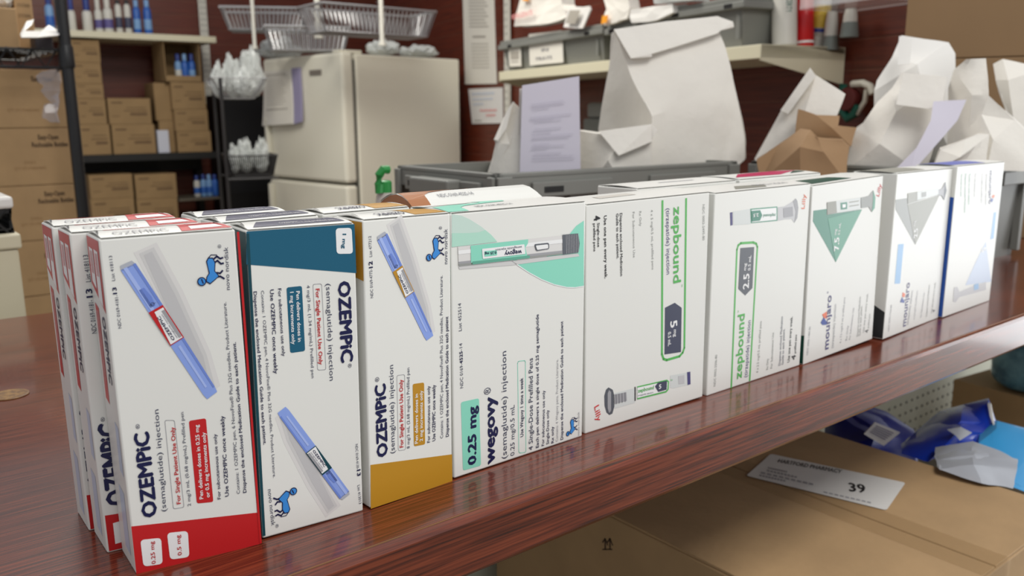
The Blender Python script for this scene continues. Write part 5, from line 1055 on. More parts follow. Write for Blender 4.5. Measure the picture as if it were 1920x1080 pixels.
def gcart(label, px0, px1, py0, py1, z0=None, dep=.26, k=0.01, m=KRAFTD, prints=True, name='stock_carton', z1=None, grp='stock cartons on the black shelving'):
    pl = GF.off(-k); a = pl.at(px0, (py0+py1)/2); b = pl.at(px1, (py0+py1)/2); za = pl.at((px0+px1)/2, py1).z if z0 is None else z0; zb = pl.at((px0+px1)/2, py0).z if z1 is None else z1
    def pr_(f, L, H):
        ftxt(f, 'STOCK ITEM', L*.08, L*.36, H*.80, H*.08, KINK, 0)
        for u0, u1, v in ((.4, .9, .66), (.35, .92, .48), (.45, .9, .30), (.42, .88, .22)):
            vs, fs = text_mesh('iiilmi lmiil miliim', .02); f.mb.mesh([f.P(L*(u0+(u1-u0)*x), H*(v+.06*y), 3) for x, y in vs], fs, KINK)
    def pr_(f, L, H):
        f.poly_uv([(L*.08, H*.80), (L*.34, H*.80), (L*.34, H*.86), (L*.08, H*.86)], KINK2, 2)
        for u0, u1, v, t in ((.42, .88, .62, .03), (.36, .9, .50, .04), (.5, .9, .34, .10), (.08, .25, .3, .03)): f.poly_uv([(L*u0, H*v), (L*u1, H*v), (L*u1, H*(v+t)), (L*u0, H*(v+t))], KINK2, 2)
    return kraft_box(name, label, a*1.0-Vector((0, 0, a.z-za)), WL.U, Vector((math.sin(R(3)), math.cos(R(3)), 0)), (b-a).length-.002, dep, zb-za-.0008, grp, m=m, prints=pr_ if prints else None, tape=False), zb
KINK2 = mat('carton_print_blur', (104, 80, 54), rough=.8)
zc_ = zg
rows = ((233, 286), (185, 233), (157, 185), (117, 157), (74, 117))
for i, (t, b) in enumerate(rows):
    _, zc_ = gcart(('brown carton at the foot of the leftmost column', 'brown carton second from the foot of the leftmost column', 'flat brown carton in the middle of the leftmost column', 'brown carton second from the top of the leftmost column', 'brown carton topping the leftmost column')[i] + ' on the black shelving', (150, 147, 142, 138, 134)[i], (209, 202, 195, 191, 188)[i] if i > 1 else (208, 200)[i], t, b, z0=zc_ if i else zg+.0005)
zc_ = zg
for i, (t, b) in enumerate(((233, 286), (184, 233))):
    _, zc_ = gcart(('brown carton under its twin, middle of the black shelving', 'brown carton stacked on its twin, middle of the black shelving')[i], (211, 203)[i], (292, 284)[i], t, b, z0=zc_ if i else zg+.0005)
_, zz = gcart('small white and blue box beside the middle brown cartons', 296, 318, 244, 286, z0=zg+.0005, dep=.1, m=mat('white_blue_box', (196, 198, 210), rough=.4), prints=False, name='small_box', grp=None)
r_ = bpy.data.objects[-1] if False else None
zc_ = zg
for i, (t, b) in enumerate(((246, 286), (205, 246), (154, 205))):
    _, zc_ = gcart(('brown carton at the foot of the column under the open tray', 'brown carton mid height of the column under the open tray', 'brown carton directly under the open tray of bottles')[i], (333, 328, 322)[i], (397, 391, 386)[i], t, b, z0=zc_ if i else zg+.0005)
zc2 = zg
for i, (t, b) in enumerate(((226, 286), (155, 226))):
    _, zc2 = gcart(('brown carton standing in for the shaded side of the tray column, lower one', 'brown carton standing in for the shaded side of the tray column, upper one')[i], (300, 290)[i], (328, 322)[i], t, b, z0=zc2 if i else zg+.0005, k=.05, dep=.2, prints=False)  # these two stand in for the column's own dark side faces
# open tray with blue bottles
pl = GF.off(-.01); a = pl.at(308, 116); b = pl.at(376, 116); zt3 = pl.at(340, 80).z
tr = thing('open_carton', 'open fronted brown carton tray holding blue bottles on the column', 'carton', (a.x, a.y, zc_))
mb = MB(); O_ = Vector((a.x, a.y, zc_+.0005)); Wv = Vector((math.sin(R(3)), math.cos(R(3)), 0)); Lx = (b-a).length; Hh = zt3-zc_; t_c = .004
mb.obox(O_, WL.U*Lx, Wv*.24, Vector((0, 0, t_c)), KRAFTD); mb.obox(O_+Wv*.236, WL.U*Lx, Wv*.004, Vector((0, 0, Hh)), KRAFTD)
mb.obox(O_, WL.U*t_c, Wv*.24, Vector((0, 0, Hh)), KRAFTD); mb.obox(O_+WL.U*(Lx-t_c), WL.U*t_c, Wv*.24, Vector((0, 0, Hh)), KRAFTD); mb.obox(O_+Vector((0, 0, Hh)), WL.U*Lx, Wv*.24, Vector((0, 0, t_c)), KRAFTD)
mb.obox(O_, WL.U*Lx, Wv*.004, Vector((0, 0, Hh*.16)), KRAFTD); mb.build('tray_body', tr)
cols = [WB, BB, LB]
for k in range(3):
    bottle('small_bottle', 'small blue and white bottle in the open tray, %s of three' % ('left', 'middle', 'right')[k], GF.off(-.07), (326, 339, 352)[k], 101, zc_+.0055, 13, (LB, BB, BB)[k], (BC, LB, BC)[k], .25, 'bottles in the open tray', (WB, BB, LB)[k])
# lower row
zl = zg2; 
_, z_a = gcart('brown carton on the lower black shelf, left of the pair, beneath', 172, 254, 372, 425); _, z_b = gcart('brown carton on the lower black shelf, right of the pair, beneath', 258, 335, 372, 425)
gcart('brown carton on the lower black shelf, upper left one', 168, 250, 327, 372, z0=z_a); gcart('brown carton on the lower black shelf, upper right one', 254, 332, 326, 372, z0=z_b)
gb = GF.off(-.05).at(360, 371).z
gbox(GF.at(337, 371).x, B.x-.01, .02, .25, gb-.012, gb, mat('dim_shelf', (96, 88, 76), rough=.6), 'side_shelf', gd)
for k in range(4):
    bottle('small_bottle', ('blue capped bottle at the left of the low row of four', 'blue banded bottle second in the low row of four', 'blue banded bottle third in the low row of four', 'blue bottle at the right of the low row of four')[k], GF.off(-.10), (344, 357, 368, 379)[k], (330, 328, 328, 328)[k], gb+.0005, 12, (WB, LB, LB, BB)[k], (BC, BC, LB, BC)[k], .22, 'bottles on the low shelf', BB)

# ================================================================== FRIDGE
fb_ = hd(861, 109, 4.42); su = hdir(6); du = hdir(96); ftop = fb_.z
q_ = onpl(640, 105, fb_, Vector((su.y, -su.x, 0))); FD = (Vector((fb_.x, fb_.y, 0))-Vector((q_.x, q_.y, 0))).length; q_.z = 0
r_ = onpl(492, 118, q_, Vector((du.y, -du.x, 0))); FWd = min(.80, (Vector((r_.x, r_.y, 0))-q_).length)
Zv = Vector((0, 0, 1)); FB0 = Vector((q_.x, q_.y, -.95))
fr = thing('refrigerator', 'white two door refrigerator with a sheaf of papers on its upper door', 'refrigerator', FB0+su*FD*.5+du*FWd*.5)
dth = .075
mb = MB(); mb.obox(FB0+su*dth, su*(FD-dth), du*FWd, Zv*(ftop+.95-.006), FRIDGE, bev=.008); mb.build('cabinet', fr)
zsp = onpl(560, 338, FB0, Vector((du.y, -du.x, 0))).z
mb = MB(); mb.obox(FB0+su*(dth-.014)+du*.01+Zv*.06, su*.014, du*(FWd-.02), Zv*(ftop+.95-.09), FRIDGED); mb.build('door_gasket', fr)
for nm, z0_, z1_ in (('upper_door', zsp+.006, ftop), ('lower_door', -.89, zsp-.006)):
    mb = MB(); mb.obox(FB0+Zv*(z0_+.95), su*(dth-.014), du*FWd, Zv*(z1_-z0_), FRIDGE, bev=.014); dr = mb.build(nm, fr)
    mb = MB(); h0 = z0_+.02 if nm == 'upper_door' else z1_-.30
    mb.obox(FB0+Zv*(h0+.95)+du*(FWd-.05)-su*.028, su*.028, du*.022, Zv*.28, FRIDGE, bev=.006); mb.build('door_handle', dr)
    if nm == 'upper_door':
        c_ = onpl(592, 136, FB0, Vector((du.y, -du.x, 0)))-su*.002
        mb = MB(); mb.obox(c_-du*.05-Zv*.012, -su*.002, du*.10, Zv*.024, mat('badge_grey', (120, 112, 104), rough=.4)); mb.build('maker_badge', dr)
mb = MB(); mb.obox(FB0+Zv*(ftop+.95-.004)+su*.005+du*.02, su*.12, du*.06, Zv*.016, FRIDGE, bev=.003); mb.build('hinge_cover', fr)
# papers on the upper door
FP = Plane(FB0-su*.006, 276)
def fpaper(name, label, pts, th, m, rows, pm, cat='paper', group=None, curl=.0):
    """a sheet on a wall plane; pts = photographed corners tl, tr, br, bl"""
    pl, base = th; c_ = [pl.at(*p) for p in pts]
    root = thing(name, label, cat, (c_[0]+c_[1]+c_[2]+c_[3])/4, group); mb = MB(); n = 6
    def P(u, v, k): return (c_[0]*(1-u)+c_[1]*u)*(1-v) + (c_[3]*(1-u)+c_[2]*u)*v + pl.n*(k+curl*(v**3))
    for i in range(n):
        for k in (0, base):
            mb.poly([P(0, i/n, k), P(0, (i+1)/n, k), P(1, (i+1)/n, k), P(1, i/n, k)], m)
        for u in (0, 1): mb.poly([P(u, i/n, 0), P(u, (i+1)/n, 0), P(u, (i+1)/n, base), P(u, i/n, base)], m)
    mb.poly([P(0, 0, 0), P(1, 0, 0), P(1, 0, base), P(0, 0, base)], m); mb.poly([P(0, 1, 0), P(1, 1, 0), P(1, 1, base), P(0, 1, base)], m)
    sh_ = mb.build('sheet', root); mb = MB()
    for v, u0, u1, t in rows: mb.poly([P(u0, v, base+.001), P(u0, v+t, base+.001), P(u1, v+t, base+.001), P(u1, v, base+.001)], pm)
    if rows: mb.build('printed_lines', sh_)
    return root
sheetp = mat('office_paper', (224, 220, 210), rough=.7); sheetv = mat('violet_paper', (150, 144, 176), rough=.7); greyl = mat('grey_lines', (166, 160, 150), rough=.8)
fpaper('paper_sheaf', 'sheaf of white papers with curling bottom taped on the fridge door', [(498, 134), (548, 131), (556, 232), (499, 236)], (FP, .012), sheetp, [(.06, .1, .85, .015), (.10, .1, .9, .006), (.7, .12, .85, .02)]+[(.16+.05*k, .14, .7+.05*(k % 3), .008) for k in range(10)], greyl, curl=.010, group='papers on the fridge')
fpaper('paper_sheaf', 'narrow violet edged paper hanging at the right of the sheaf on the fridge', [(549, 128), (564, 127), (571, 228), (557, 233)], (FP, .008), sheetv, [], greyl, curl=.010, group='papers on the fridge')
FILM = mat('bag_film', (214, 218, 216), rough=.25, alpha=.75)
def lump(name, label, pl, x0, x1, y0, y1, dep, m, seed, group=None, cat='plastic bag', pk=1.0, z0=None):
    a = pl.at(x0, y1); b = pl.at(x1, y1); t = pl.at((x0+x1)/2, y0).z; zb = (a.z+b.z)/2 if z0 is None else z0
    c_ = (a+b)/2; c_.z = zb; L = (b-a).length; H = t-zb
    root = thing(name, label, cat, c_, group); bm = bmesh.new(); bmesh.ops.create_icosphere(bm, subdivisions=4, radius=1)
    for v in bm.verts:
        x, y, z = v.co; z = (z+1)/2
        k = 1-.30*z*pk; n1 = noise.noise(Vector((x*2.2+seed, y*2.2, z*2.2))); n2 = abs(noise.noise(Vector((x*4+seed, y*4, z*4)))); n3 = noise.noise(Vector((x*9+seed, y*9, z*9)))
        v.co = Vector(c_) + pl.U*(x*L/2*k*(1+.35*n1+.18*n3)) + pl.n*(y*dep/2*k*(1+.3*n3)) + Vector((0, 0, max(0.0, H*z*(.88+.4*n1+.25*n2))))
    mb = MB(); bm.verts.index_update(); mb.mesh([v.co.copy() for v in bm.verts], [tuple(v.index for v in f_.verts) for f_ in bm.faces], m); bm.free(); mb.build('bag_body', root); return root
FT = Plane(FB0+su*.30, 96); FS = Plane(FB0+su*.3+du*.12, 6)
lump('plastic_bag', 'knotted clear plastic bag on the front left of the fridge top', Plane(FB0+su*.12+du*(FWd*.72), 96), 505, 550, 72, 108, .25, FILM, 2, z0=ftop+.0)
lump('plastic_bag', 'clear crumpled plastic bag on the middle of the fridge top', FS, 692, 742, 76, 106, .2, FILM, 5, 'bags on the fridge top', z0=ftop+.0)
lump('plastic_bag', 'clear crumpled plastic bag at the back of the fridge top', FS, 748, 818, 86, 106, .2, FILM, 9, 'bags on the fridge top', z0=ftop+.0)
# green spray bottle between fridge and tote
g0 = hd(722, 395, 1.15); root = thing('spray_bottle', 'green topped clear bottle standing left of the counter tote', 'bottle', (g0.x, g0.y, 0))
GP = mat('grass_green_plastic', (40, 140, 66), rough=.35); gz = hd(722, 318, 1.15).z
mb = MB(); mb.lathe((g0.x, g0.y, 0), (0, 0, 1), [(.016, 0), (.018, .004), (.018, .09), (.013, gz-.05), (.010, gz-.03)], mat('milky_plastic', (206, 200, 194), rough=.3, alpha=.8), 18); mb.build('bottle_body', root)
mb = MB(); mb.tube([hd(712, 362, 1.14), hd(710, 345, 1.14), hd(711, 328, 1.14), hd(718, 318, 1.14), hd(728, 318, 1.145)], .0058, GP, 8); mb.lathe((g0.x, g0.y, gz-.034), (0, 0, 1), [(.010, 0), (.010, .018), (.007, .02)], GP, 14); mb.build('spray_head', root)
# papers on the right wall
WP = WR.off(.002)
fpaper('paper_notice', 'long narrow white notice on the slat wall above the square one', [(868, -25), (926, -25), (932, 157), (873, 158)], (WP, .003), sheetp, [(.12+.035*k, .2, .72+.05*(k % 3), .012) for k in range(9)]+[(.50, .3, .72, .02)]+[(.58+.035*k, .25, .8, .008) for k in range(8)], greyl)
r0 = fpaper('paper_notice', 'square handwritten notice on the slat wall below the long one', [(879, 167), (943, 164), (944, 231), (886, 232)], (WP, .003), mat('square_note_paper', (222, 220, 218), rough=.7), [], greyl)
mb = MB(); c_ = [WP.at(*p) for p in ((879, 167), (943, 164), (944, 231), (886, 232))]
for v, u0, u1, t, m in ((.12, .12, .8, .06, 'paleb'), (.28, .12, .75, .05, 'paleb'), (.42, .12, .45, .05, 'paleb'), (.60, .32, .85, .06, 'pink'), (.74, .5, .8, .06, 'pink'), (.90, .1, .35, .04, 'hazel')):
    def P(u, w): return (c_[0]*(1-u)+c_[1]*u)*(1-w) + (c_[3]*(1-u)+c_[2]*u)*w + WP.n*.005
    nn = 7
    for i in range(nn): a_, b_ = u0+(u1-u0)*i/nn, u0+(u1-u0)*(i+.7)/nn; mb.poly([P(a_, v+.01*(i % 2)), P(a_, v+t), P(b_, v+t-.01), P(b_, v)], K[m])
mb.build('handwriting', r0)

# ================================================================== RIGHT WALL SHELF
RF = WR.off(.30); za = RF.at(1149, 112).z; RU = -WR.U
A = RF.at(936, 135); B = RF.at(1427, 85); A.z = B.z = za
sh = thing('wall_shelf', 'almond metal shelf on the right wall carrying grey totes', 'shelf', (A+B)/2)
back = -WR.n
mb = MB(); Ls = (A-B).length; mb.obox(B-Zv*.034, RU*Ls, back*.285, Zv*.034, ALM, bev=.002); mb.build('shelf_board', sh)
for s_ in (0.0, 1.0):
    p = B+RU*(Ls*s_)-Zv*.0345; mb = MB()
    for dx in (0, .004):
        off = RU*dx; mb.poly([p+off+Zv*.034, p+off+back*.285+Zv*.034, p+off+back*.285-Zv*.06, p+off-Zv*.004], ALM)
    mb.build('bracket', sh)
def wtote(label, px0, px1, pyt, extra=None, k=.02, seed=0, D=.25):
    pl = RF.off(-k); a = pl.at(px0, 120); b = pl.at(px1, 120); a.z = b.z = za+.0006; z1 = pl.at((px0+px1)/2, pyt).z
    L = (a-b).length; H = z1-za; O = b; root = thing('lidded_tote', label, 'tote', (a+b)/2, 'grey totes on the wall shelf'); i = .018
    mb = MB(); lo = [O+RU*i+back*i, O+RU*(L-i)+back*i, O+RU*(L-i)+back*(D-i), O+RU*i+back*(D-i)]; hi = [O+Zv*(H-.03), O+RU*L+Zv*(H-.03), O+RU*L+back*D+Zv*(H-.03), O+back*D+Zv*(H-.03)]
    mb.poly(lo, TOTE); mb.poly(hi, TOTE)
    for q in range(4): mb.poly([lo[q], lo[(q+1) % 4], hi[(q+1) % 4], hi[q]], TOTE)
    for q in (.04, .40, .94): mb.obox(O+RU*(L*q)+back*.008+Zv*.02, RU*.012, -back*.008, Zv*(H-.06), TOTE)
    mb.build('tub', root); mb = MB()
    mb.obox(O-back*.016+Zv*(H-.032)-RU*.02, RU*(L+.04), back*(D+.02), Zv*.018, TOTE, bev=.003); mb.obox(O-back*.010+Zv*(H-.014)-RU*.01, RU*(L+.02), back*(D+.01), Zv*.014, TOTE, bev=.003)
    for q in (.08, .86): mb.obox(O-back*.0165+Zv*(H-.028)+RU*(L*q), RU*.03, -back*.001, Zv*.010, BLACKP)
    mb.build('lid', root); return root, pl
def wall_patch(name, label, pl, pts, k, m, rows, pm, parent=None):
    c_ = [pl.at(*p) for p in pts]; mb = MB()
    def P(u, v, kk): return (c_[0]*(1-u)+c_[1]*u)*(1-v) + (c_[3]*(1-u)+c_[2]*u)*v + pl.n*kk
    g = [P(0, 0, k), P(0, 1, k), P(1, 1, k), P(1, 0, k)]; g2 = [P(0, 0, k-.001), P(0, 1, k-.001), P(1, 1, k-.001), P(1, 0, k-.001)]
    mb.poly(g, m); mb.poly(list(reversed(g2)), m)
    for a_ in range(4): mb.poly([g[a_], g[(a_+1) % 4], g2[(a_+1) % 4], g2[a_]], m)
    for v, u0, u1, t in rows: mb.poly([P(u0, v, k+.0006), P(u0, v+t, k+.0006), P(u1, v+t, k+.0006), P(u1, v, k+.0006)], pm)
    o = mb.build(name, parent)
    if label: o['label'] = label
    return o, c_, P
r1, pl1 = wtote('grey lidded tote with taped handwritten sheet, left end of the wall shelf', 944, 1130, 62)
o, c_, P = wall_patch('handwritten_label', 'white sheet with handwriting', pl1, [(993, 64), (1056, 57), (1058, 117), (995, 123)], .004, sheetp, [], greyl, r1)
mb = MB(); ff = Face(mb, pl1.P+pl1.n*.0055, -pl1.U*-1, Zv, pl1.n)
for t, a_, b2, hh in (('ONLY', (1008, 82), (1033, 79), 7), ('IN', (1018, 97), (1030, 95.5), 7), ('TRAYS', (1006, 114), (1037, 110), 7)):
    pa_, pb_ = pl1.at(*a_), pl1.at(*b2); pa_ += pl1.n*.0055; pb_ += pl1.n*.0055; dd_ = pb_-pa_; vs, fs = text_mesh(t, .0); H_t = hh/1597*2.6
    mb.mesh([pa_+dd_*x+Zv*(y*H_t) for x, y in vs], fs, K['slate'])
mb.build('handwriting', r1)
wall_patch('barcode_sticker', 'white barcode sticker', pl1, [(955, 91), (978, 89), (979, 124), (957, 125)], .004, sheetp, [(.18, .15, .85, .45)]+[(.72, .15, .8, .06)], greyl, r1)
r2, pl2 = wtote('grey lidded tote half hidden behind the large white bag, middle of the wall shelf', 1146, 1246, 38)
r3, pl3 = wtote('grey lidded tote at the right end of the wall shelf', 1262, 1388, 4, D=.165)
def drape(name, label, pl, outline, th, m, seed, extra=None, grp='papers on the wall shelf totes'):
    V = {str(i): (x, y, 0, 0) for i, (x, y) in enumerate(outline)}
    c_ = [pl.at(x, y) for x, y in outline]; root = thing(name, label, 'paper bag', sum(c_, Vector())/len(c_), grp)
    n = len(c_); vs = c_+[p-pl.n*th for p in c_]; fs = [tuple(range(n)), tuple(range(2*n-1, n-1, -1))]+[(i, n+i, n+(i+1) % n, (i+1) % n) for i in range(n)]
    a_, b2 = crumple(vs, fs, .008, 2, seed); mb = MB(); mb.mesh(a_, b2, m); mb.build('bag_body', root)
    if extra:
        for nm, pts, mm, t in extra:
            mb = MB(); q2 = [pl.at(*p)+pl.n*.012 for p in pts]; mb.poly(q2, mm); mb.poly([p-pl.n*.001 for p in reversed(q2)], mm)
            mb.build(nm, root)
    return root
PD = RF.off(.012)
OR = mat('orange_sticker', (240, 160, 40), rough=.5)
r4 = drape('pharmacy_bag', 'white pharmacy bag with red stamped word on the left shelf tote', PD, [(978, -12), (1052, -12), (1053, 8), (1060, 20), (1062, 32), (1045, 40), (1000, 48), (963, 50), (966, 30)], .05, PAPERC, 41, [('yellow_sticker', [(986, -8), (997, -8), (996, 2), (985, 2)], OR, 0)])
mb = MB(); pa_, pb_ = PD.at(966, 37)+PD.n*.014, PD.at(1005, 28)+PD.n*.014; vs, fs = text_mesh('REFRIGERATE', .02); mb.mesh([pa_+(pb_-pa_)*x+Zv*(y*.018) for x, y in vs], fs, K['pink']); mb.build('red_stamp', r4)
r4 = drape('receipt_slip', 'white receipt hanging over the front of the left shelf tote', PD, [(1068, 13), (1105, 12), (1107, 18), (1092, 53), (1056, 51), (1066, 28)], .006, PAPER, 42)
mb = MB(); sheet = [PD.at(*p)+PD.n*.012 for p in ((1070, 17), (1101, 17), (1088, 48), (1060, 46))]
for k in range(7):
    v = .08+k*.12; P0 = sheet[0]*(1-v)+sheet[3]*v; P1 = sheet[1]*(1-v)+sheet[2]*v; P2 = P0-Zv*.006; P3 = P1-Zv*.006; mb.poly([P0*.85+P1*.15, P2*.85+P3*.15, P2*.2+P3*.8, P0*.2+P1*.8], greyl)
mb.build('printed_lines', r4)
drape('pharmacy_bag', 'white pharmacy bag with orange sticker on the middle shelf tote', PD, [(1128, -12), (1176, -12), (1181, 14), (1176, 34), (1155, 42), (1133, 48), (1132, 35), (1137, 18)], .04, PAPERC, 43, [('orange_sticker', [(1135, 30), (1146, 29), (1144, 42), (1133, 46)], OR, 0)])
drape('rolled_paper', 'rolled white paper lying over the middle shelf tote', PD, [(1182, 18), (1260, 6), (1262, 24), (1225, 40), (1183, 44), (1180, 30)], .05, PAPER, 44)
drape('plastic_pouch', 'clear pouch of small items on the right shelf tote', PD, [(1225, -8), (1300, -12), (1302, 0), (1228, 6)], .05, FILM, 45)
# bottles and tubes at the end of the shelf
def tube_item(name, label, px, pyb, pyt, wpx, body, cap, lean=0.0, capup=False, k=.10, cat='bottle', group='tubes and bottles at the shelf end', bands=(), flat=False, z0=None):
    pl = WR.off(k); a = pl.at(px-wpx/2, pyb); b = pl.at(px+wpx/2, pyb); r = (a-b).length/2*.92; c_ = (a+b)/2
    if z0 is not None: c_.z = z0
    t = pl.at(px+lean, pyt); ax = t-c_; H = ax.length
    root = thing(name, label, cat, c_, group); mb = MB()
    if not flat:
        mb.lathe(c_, ax, [(r*.9, 0), (r, H*.02), (r, H*.98), (r*.9, H)], body, 18)
        for h0, h1, m in bands: mb.lathe(c_+ax.normalized()*H*h0, ax, [(r*1.01, 0), (r*1.02, .001), (r*1.02, H*(h1-h0)), (r*1.01, H*(h1-h0)+.001)], m, 18)
    else:
        mb.lathe(c_, ax, [(r*.8, 0), (r*.85, H*.20), (r*.75, H*.22), (r*1.0, H*.30), (r*.95, H)], body, 18)
        for h0, h1, m in bands: mb.lathe(c_+ax.normalized()*H*h0, ax, [(r*1.03, 0), (r*1.04, .001), (r*1.02, H*(h1-h0)), (r*1.01, H*(h1-h0)+.001)], m, 18)
    mb.build('tube_body', root)
    if cap: mb = MB(); mb.lathe(c_-ax.normalized()*.002, ax, [(r*.95, 0), (r*1.04, .002), (r*.98, H*.26), (r*.9, H*.27)], cap, 18); mb.build('cap', root)
    return root

RED = mat('red_bottle', (206, 30, 36), rough=.3); SLATEB = mat('slate_band', (112, 112, 140), rough=.4); GREYC = mat('grey_cap', (118, 126, 122), rough=.4); YEL = mat('yellow_band', (206, 178, 70), rough=.4); BLUB = mat('blue_band', (40, 56, 140), rough=.4)
t1 = tube_item('product_tube', 'fat white bottle with green lettering on the shelf end', 1471, 90, -30, 36, WB, None, k=.165, z0=za+.001)
pa_ = WR.off(.165+.032).at(1475, -4); pb_ = WR.off(.165+.032).at(1474, 24); mb = MB(); dd_ = pb_-pa_; vs, fs = text_mesh('CERTY', .02)
mb.mesh([pa_+dd_*x+WR.U*-(y*.02)*-1 for x, y in vs], fs, K['darkg']); mb.build('lettering', t1)
tube_item('product_tube', 'red plastic bottle between the fat white bottle and the tube', 1508, 94, -24, 28, RED, None, k=.105, z0=za+.001, bands=((.06, .09, K['wht']),))
tube_item('product_tube', 'white squeeze tube with yellow and blue bands on its cap end', 1531, 100, -10, 26, WB, None, lean=14, k=.055, z0=za+.001, bands=((.30, .36, BLUB), (.38, .8, YEL)), flat=True)
# clear hanging tray with two tubes below it
tr_ = thing('clear_tray', 'clear plastic tray fixed to the wall above the shelf end', 'tray', WR.off(.10).at(1560, 10))
a_ = WR.off(.16).at(1500, 8); b2 = WR.off(.16).at(1650, 8); a_.z = b2.z = (a_.z+b2.z)/2
mb = MB(); mb.obox(b2, RU*(a_-b2).length, back*.158, Zv*.004, CLEAR); mb.obox(b2+Zv*.004, RU*(a_-b2).length, back*.003, Zv*.05, CLEAR); mb.build('tray_body', tr_)
zt5 = b2.z-.001
def hang(label, px, pyb, w_, pym, k):
    pl = WR.off(k); c_ = pl.at(px, pyb); r = (pl.at(px-w_/2, 50)-pl.at(px+w_/2, 50)).length/2; zm = pl.at(px, pym).z
    root = thing('hanging_tube', label, 'tube', c_, 'tubes hanging under the clear tray'); mb = MB()
    mb.lathe(Vector((c_.x, c_.y, zm)), (0, 0, 1), [(r*.8, 0), (r*.75, (zt5-zm)*.5), (r*.6, zt5-zm)], WB, 14); mb.build('tube_body', root)
    mb = MB(); mb.lathe(c_, (0, 0, 1), [(r, 0), (r*1.02, .003), (r*.85, zm-c_.z)], GREYC, 14); mb.build('cap', root)
hang('white tube with grey cap hanging nearer the shelf end', 1556, 94, 24, 68, .06); hang('white tube with grey cap hanging farther right on its own', 1592, 70, 26, 42, .06)

# ================================================================== WIRE BASKETS
def wire_basket(label, pl, px0, px1, pyt, pyb, dep, flare, m, group=None, n=26, name='wire_basket', rods=True, solidb=True, wr=.0016):
    """flared wire basket whose front rim runs between two photographed points; pl is its front plane"""
    a = pl.at(px0, pyt); b = pl.at(px1, pyt); zt = (a.z+b.z)/2; zb = pl.at((px0+px1)/2, pyb).z; a.z = b.z = zt
    H = zt-zb; L = (b-a).length; U = pl.U if (b-a).dot(pl.U) > 0 else -pl.U; Wd = -pl.n
    root = thing(name, label, 'basket', a+U*L/2-Zv*H, group)
    T = [a, a+U*L, a+U*L+Wd*dep, a+Wd*dep]; f_ = flare
    Bt = [a+U*f_+Wd*f_-Zv*H, a+U*(L-f_)+Wd*f_-Zv*H, a+U*(L-f_)+Wd*(dep-f_)-Zv*H, a+U*f_+Wd*(dep-f_)-Zv*H]
    mb = MB(); 
    for q in range(4): mb.tube([T[q], T[(q+1) % 4]], wr*1.8, m, 6)
    mb.build('rim', root); mb = MB()
    for q in range(4):
        mb.tube([Bt[q], Bt[(q+1) % 4]], wr*1.2, m, 5)
        k = n if q in (0, 2) else max(4, int(n*dep/L))
        for i in range(k+1):
            u = i/k; mb.tube([T[q]*(1-u)+T[(q+1) % 4]*u, Bt[q]*(1-u)+Bt[(q+1) % 4]*u], wr, m, 4, cap=False)
    for i in range(n+1):
        u = i/n; mb.tube([Bt[0]*(1-u)+Bt[1]*u, Bt[3]*(1-u)+Bt[2]*u], wr, m, 4, cap=False)
    for i in range(1, 8):
        u = i/8; mb.tube([Bt[0]*(1-u)+Bt[3]*u, Bt[1]*(1-u)+Bt[2]*u], wr, m, 4, cap=False)
    mb.build('wire_grid', root); return root, zb, T, Bt
B1 = Plane(hd(480, 40, 4.35), -28); B2 = Plane(hd(570, 60, 4.15), -22); B3 = Plane(hd(715, 40, 3.75), 0)
wire_basket('empty wire basket highest at the left of the hanging three', B1, 412, 572, 14, 54, .22, .03, STEEL, 'empty wire baskets above the fridge', 19, wr=.0036)
wire_basket('empty wire basket lowest of the hanging three, just over the fridge front', B2, 497, 655, 50, 93, .20, .025, STEEL, 'empty wire baskets above the fridge', 17, wr=.0036)
wire_basket('empty wire basket at the right of the hanging three, widest one', B3, 603, 818, 14, 62, .22, .03, STEEL, 'empty wire baskets above the fridge', 26, wr=.0032)
def pole(label, p, z0_, z1_, r):
    root = thing('hanging_rod', label, 'rod', (p.x, p.y, z0_), 'rods carrying the wire baskets'); mb = MB(); mb.tube([(p.x, p.y, z0_), (p.x, p.y, z1_)], r, WHITEM, 8); mb.build('rod', root)
    mb = MB(); mb.lathe((p.x, p.y, z0_), (0, 0, 1), [(r*1.6, 0), (r*1.6, .012)], WHITEM, 8); mb.build('foot', root)
pole('thin white rod at the left of the wire baskets', hd(476, 60, 4.3), hd(476, 92, 4.3).z, 1.3, .009)
pole('thick white rod rising between the wire baskets', hd(597, 60, 3.95), hd(597, 72, 3.95).z, 1.3, .013)
pole('white rod through the widest wire basket down to the fridge bags', hd(716, 60, 3.65), ftop+.0, 1.3, .010)
# baskets with bags left of the fridge
B4 = Plane(hd(450, 150, 4.1), -14); B5 = Plane(hd(465, 290, 4.1), -14)
r4, zb4, T4, Bt4 = wire_basket('wire basket stuffed with white plastic bags left of the fridge', B4, 398, 500, 146, 184, .30, .05, STEEL, 'filled baskets left of the fridge', 16)
for i, (x0_, x1_, y0_, dd_) in enumerate(((395, 425, 118, .04), (418, 455, 104, .10), (445, 500, 90, .14), (436, 480, 128, .02))):
    lump('plastic_bag', ('crumpled white bag at the left end of the filled wire basket', 'pale bag second from the left in the filled wire basket', 'tall pale bag at the right of the filled wire basket', 'low pale bag at the front of the filled wire basket')[i], B4.off(-.06-dd_), x0_, x1_, y0_, 176, .10, FILM, 20+i, 'bags in the wire basket', z0=zb4+.004)
BLKW = mat('black_wire', (34, 32, 34), rough=.5)
r5, zb5, T5, Bt5 = wire_basket('black mesh basket of white bags low beside the fridge', B5, 428, 520, 292, 330, .30, .02, BLKW, 'filled baskets left of the fridge', 22, wr=.0022)
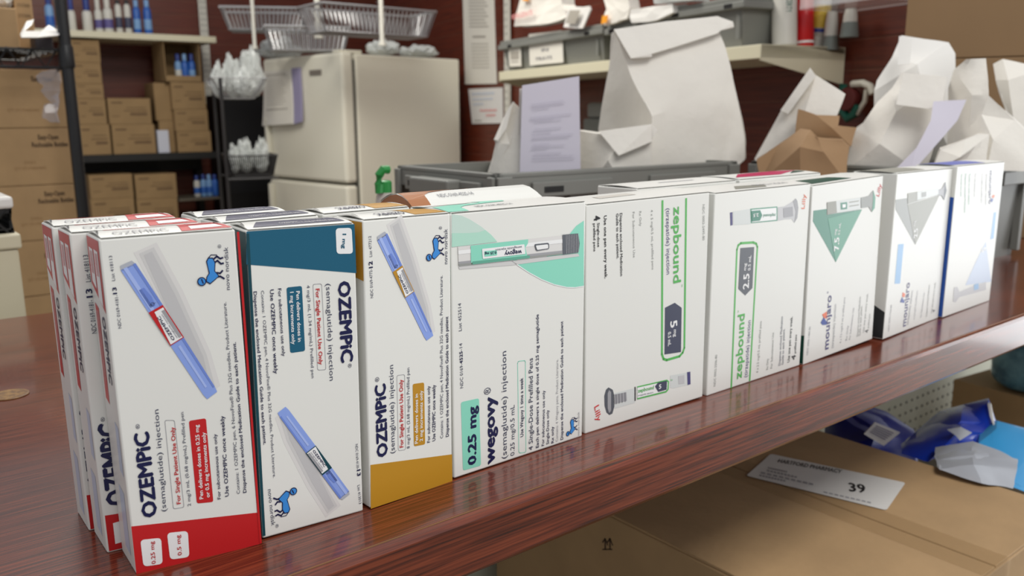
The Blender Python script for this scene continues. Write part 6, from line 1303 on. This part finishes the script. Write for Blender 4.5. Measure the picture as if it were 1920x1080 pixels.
for i, (x0_, x1_, y0_) in enumerate(((430, 452, 268), (448, 478, 258), (474, 506, 262))):
    lump('plastic_bag', ('white bag at the left of the black mesh basket', 'white bag in the middle of the black mesh basket', 'white bag at the right of the black mesh basket')[i], B5.off(-.12), x0_, x1_, y0_, 320, .12, FILM, 30+i, 'bags in the black mesh basket', z0=zb5+.006)
# frame that carries them
fr2 = thing('basket_frame', 'black steel frame carrying the filled baskets left of the fridge', 'frame', (B5.P.x, B5.P.y, -.95))
mb = MB()
for q in (0, 3):
    p = T5[q]; mb.tube([(p.x-.012, p.y, -.95), (p.x-.012, p.y, T4[0].z)], .008, BLKW, 6)
mb.tube([(T5[0].x-.012, T5[0].y, zb5-.012), (T5[1].x, T5[1].y, zb5-.012)], .006, BLKW, 6); mb.tube([(T5[3].x-.012, T5[3].y, zb5-.012), (T5[2].x, T5[2].y, zb5-.012)], .006, BLKW, 6)
mb.build('steel_tubes', fr2)
# black cabinet mass behind them
bc = thing('black_cabinet', 'tall black cabinet between the brown cartons and the fridge', 'cabinet', (1.9, 4.35, -.95))
cA = WL.off(.30).at(418, 250); cB = WL.off(.30).at(520, 250); zt6 = WL.off(.3).at(450, 178).z
mb = MB(); mb.obox((cA.x, cA.y, -.95), WL.U*((cB-cA).length), Vector((math.sin(R(3)), math.cos(R(3)), 0))*.27, Zv*(zt6+.95), BLACKP, bev=.004); mb.build('cabinet_body', bc)
mb = MB(); mb.obox(Vector((cA.x, cA.y, -.2))+WL.n*.0+WL.U*.02, WL.U*((cB-cA).length-.04), WL.n*.004, Zv*(zt6+.2-.03), BLACKM); mb.build('door', bc)

pw = MC.off(-.12)
lump('plastic_bag', 'white bundle on top of the carton at the upper left corner', pw, -30, 26, -14, 14, .14, PAPER, 51, pk=.2, z0=MC.at(20, 15).z+.001)
# grey sorter box seen under the tote shelf
gp2 = WR.off(.16); g1 = gp2.at(1092, 240); g2_ = gp2.at(1140, 240)
root = thing('desk_organizer', 'grey plastic organizer glimpsed between the folded sheets and large bag', 'organizer', ((g1.x+g2_.x)/2, (g1.y+g2_.y)/2, -.95))
mb = MB(); mb.obox(Vector((g1.x, g1.y, -.95)), WR.U*((g2_-g1).length), -WR.n*.12, Zv*(gp2.at(1110, 222).z+.95), TOTED, bev=.01); mb.build('lower_box', root)
mb = MB(); zq = gp2.at(1110, 222).z; mb.obox(Vector((g1.x, g1.y, zq))+WR.U*.01-WR.n*.01, WR.U*((g2_-g1).length*.75), -WR.n*.08, Zv*(gp2.at(1110, 192).z-zq), TOTE, bev=.012); mb.build('upper_box', root)
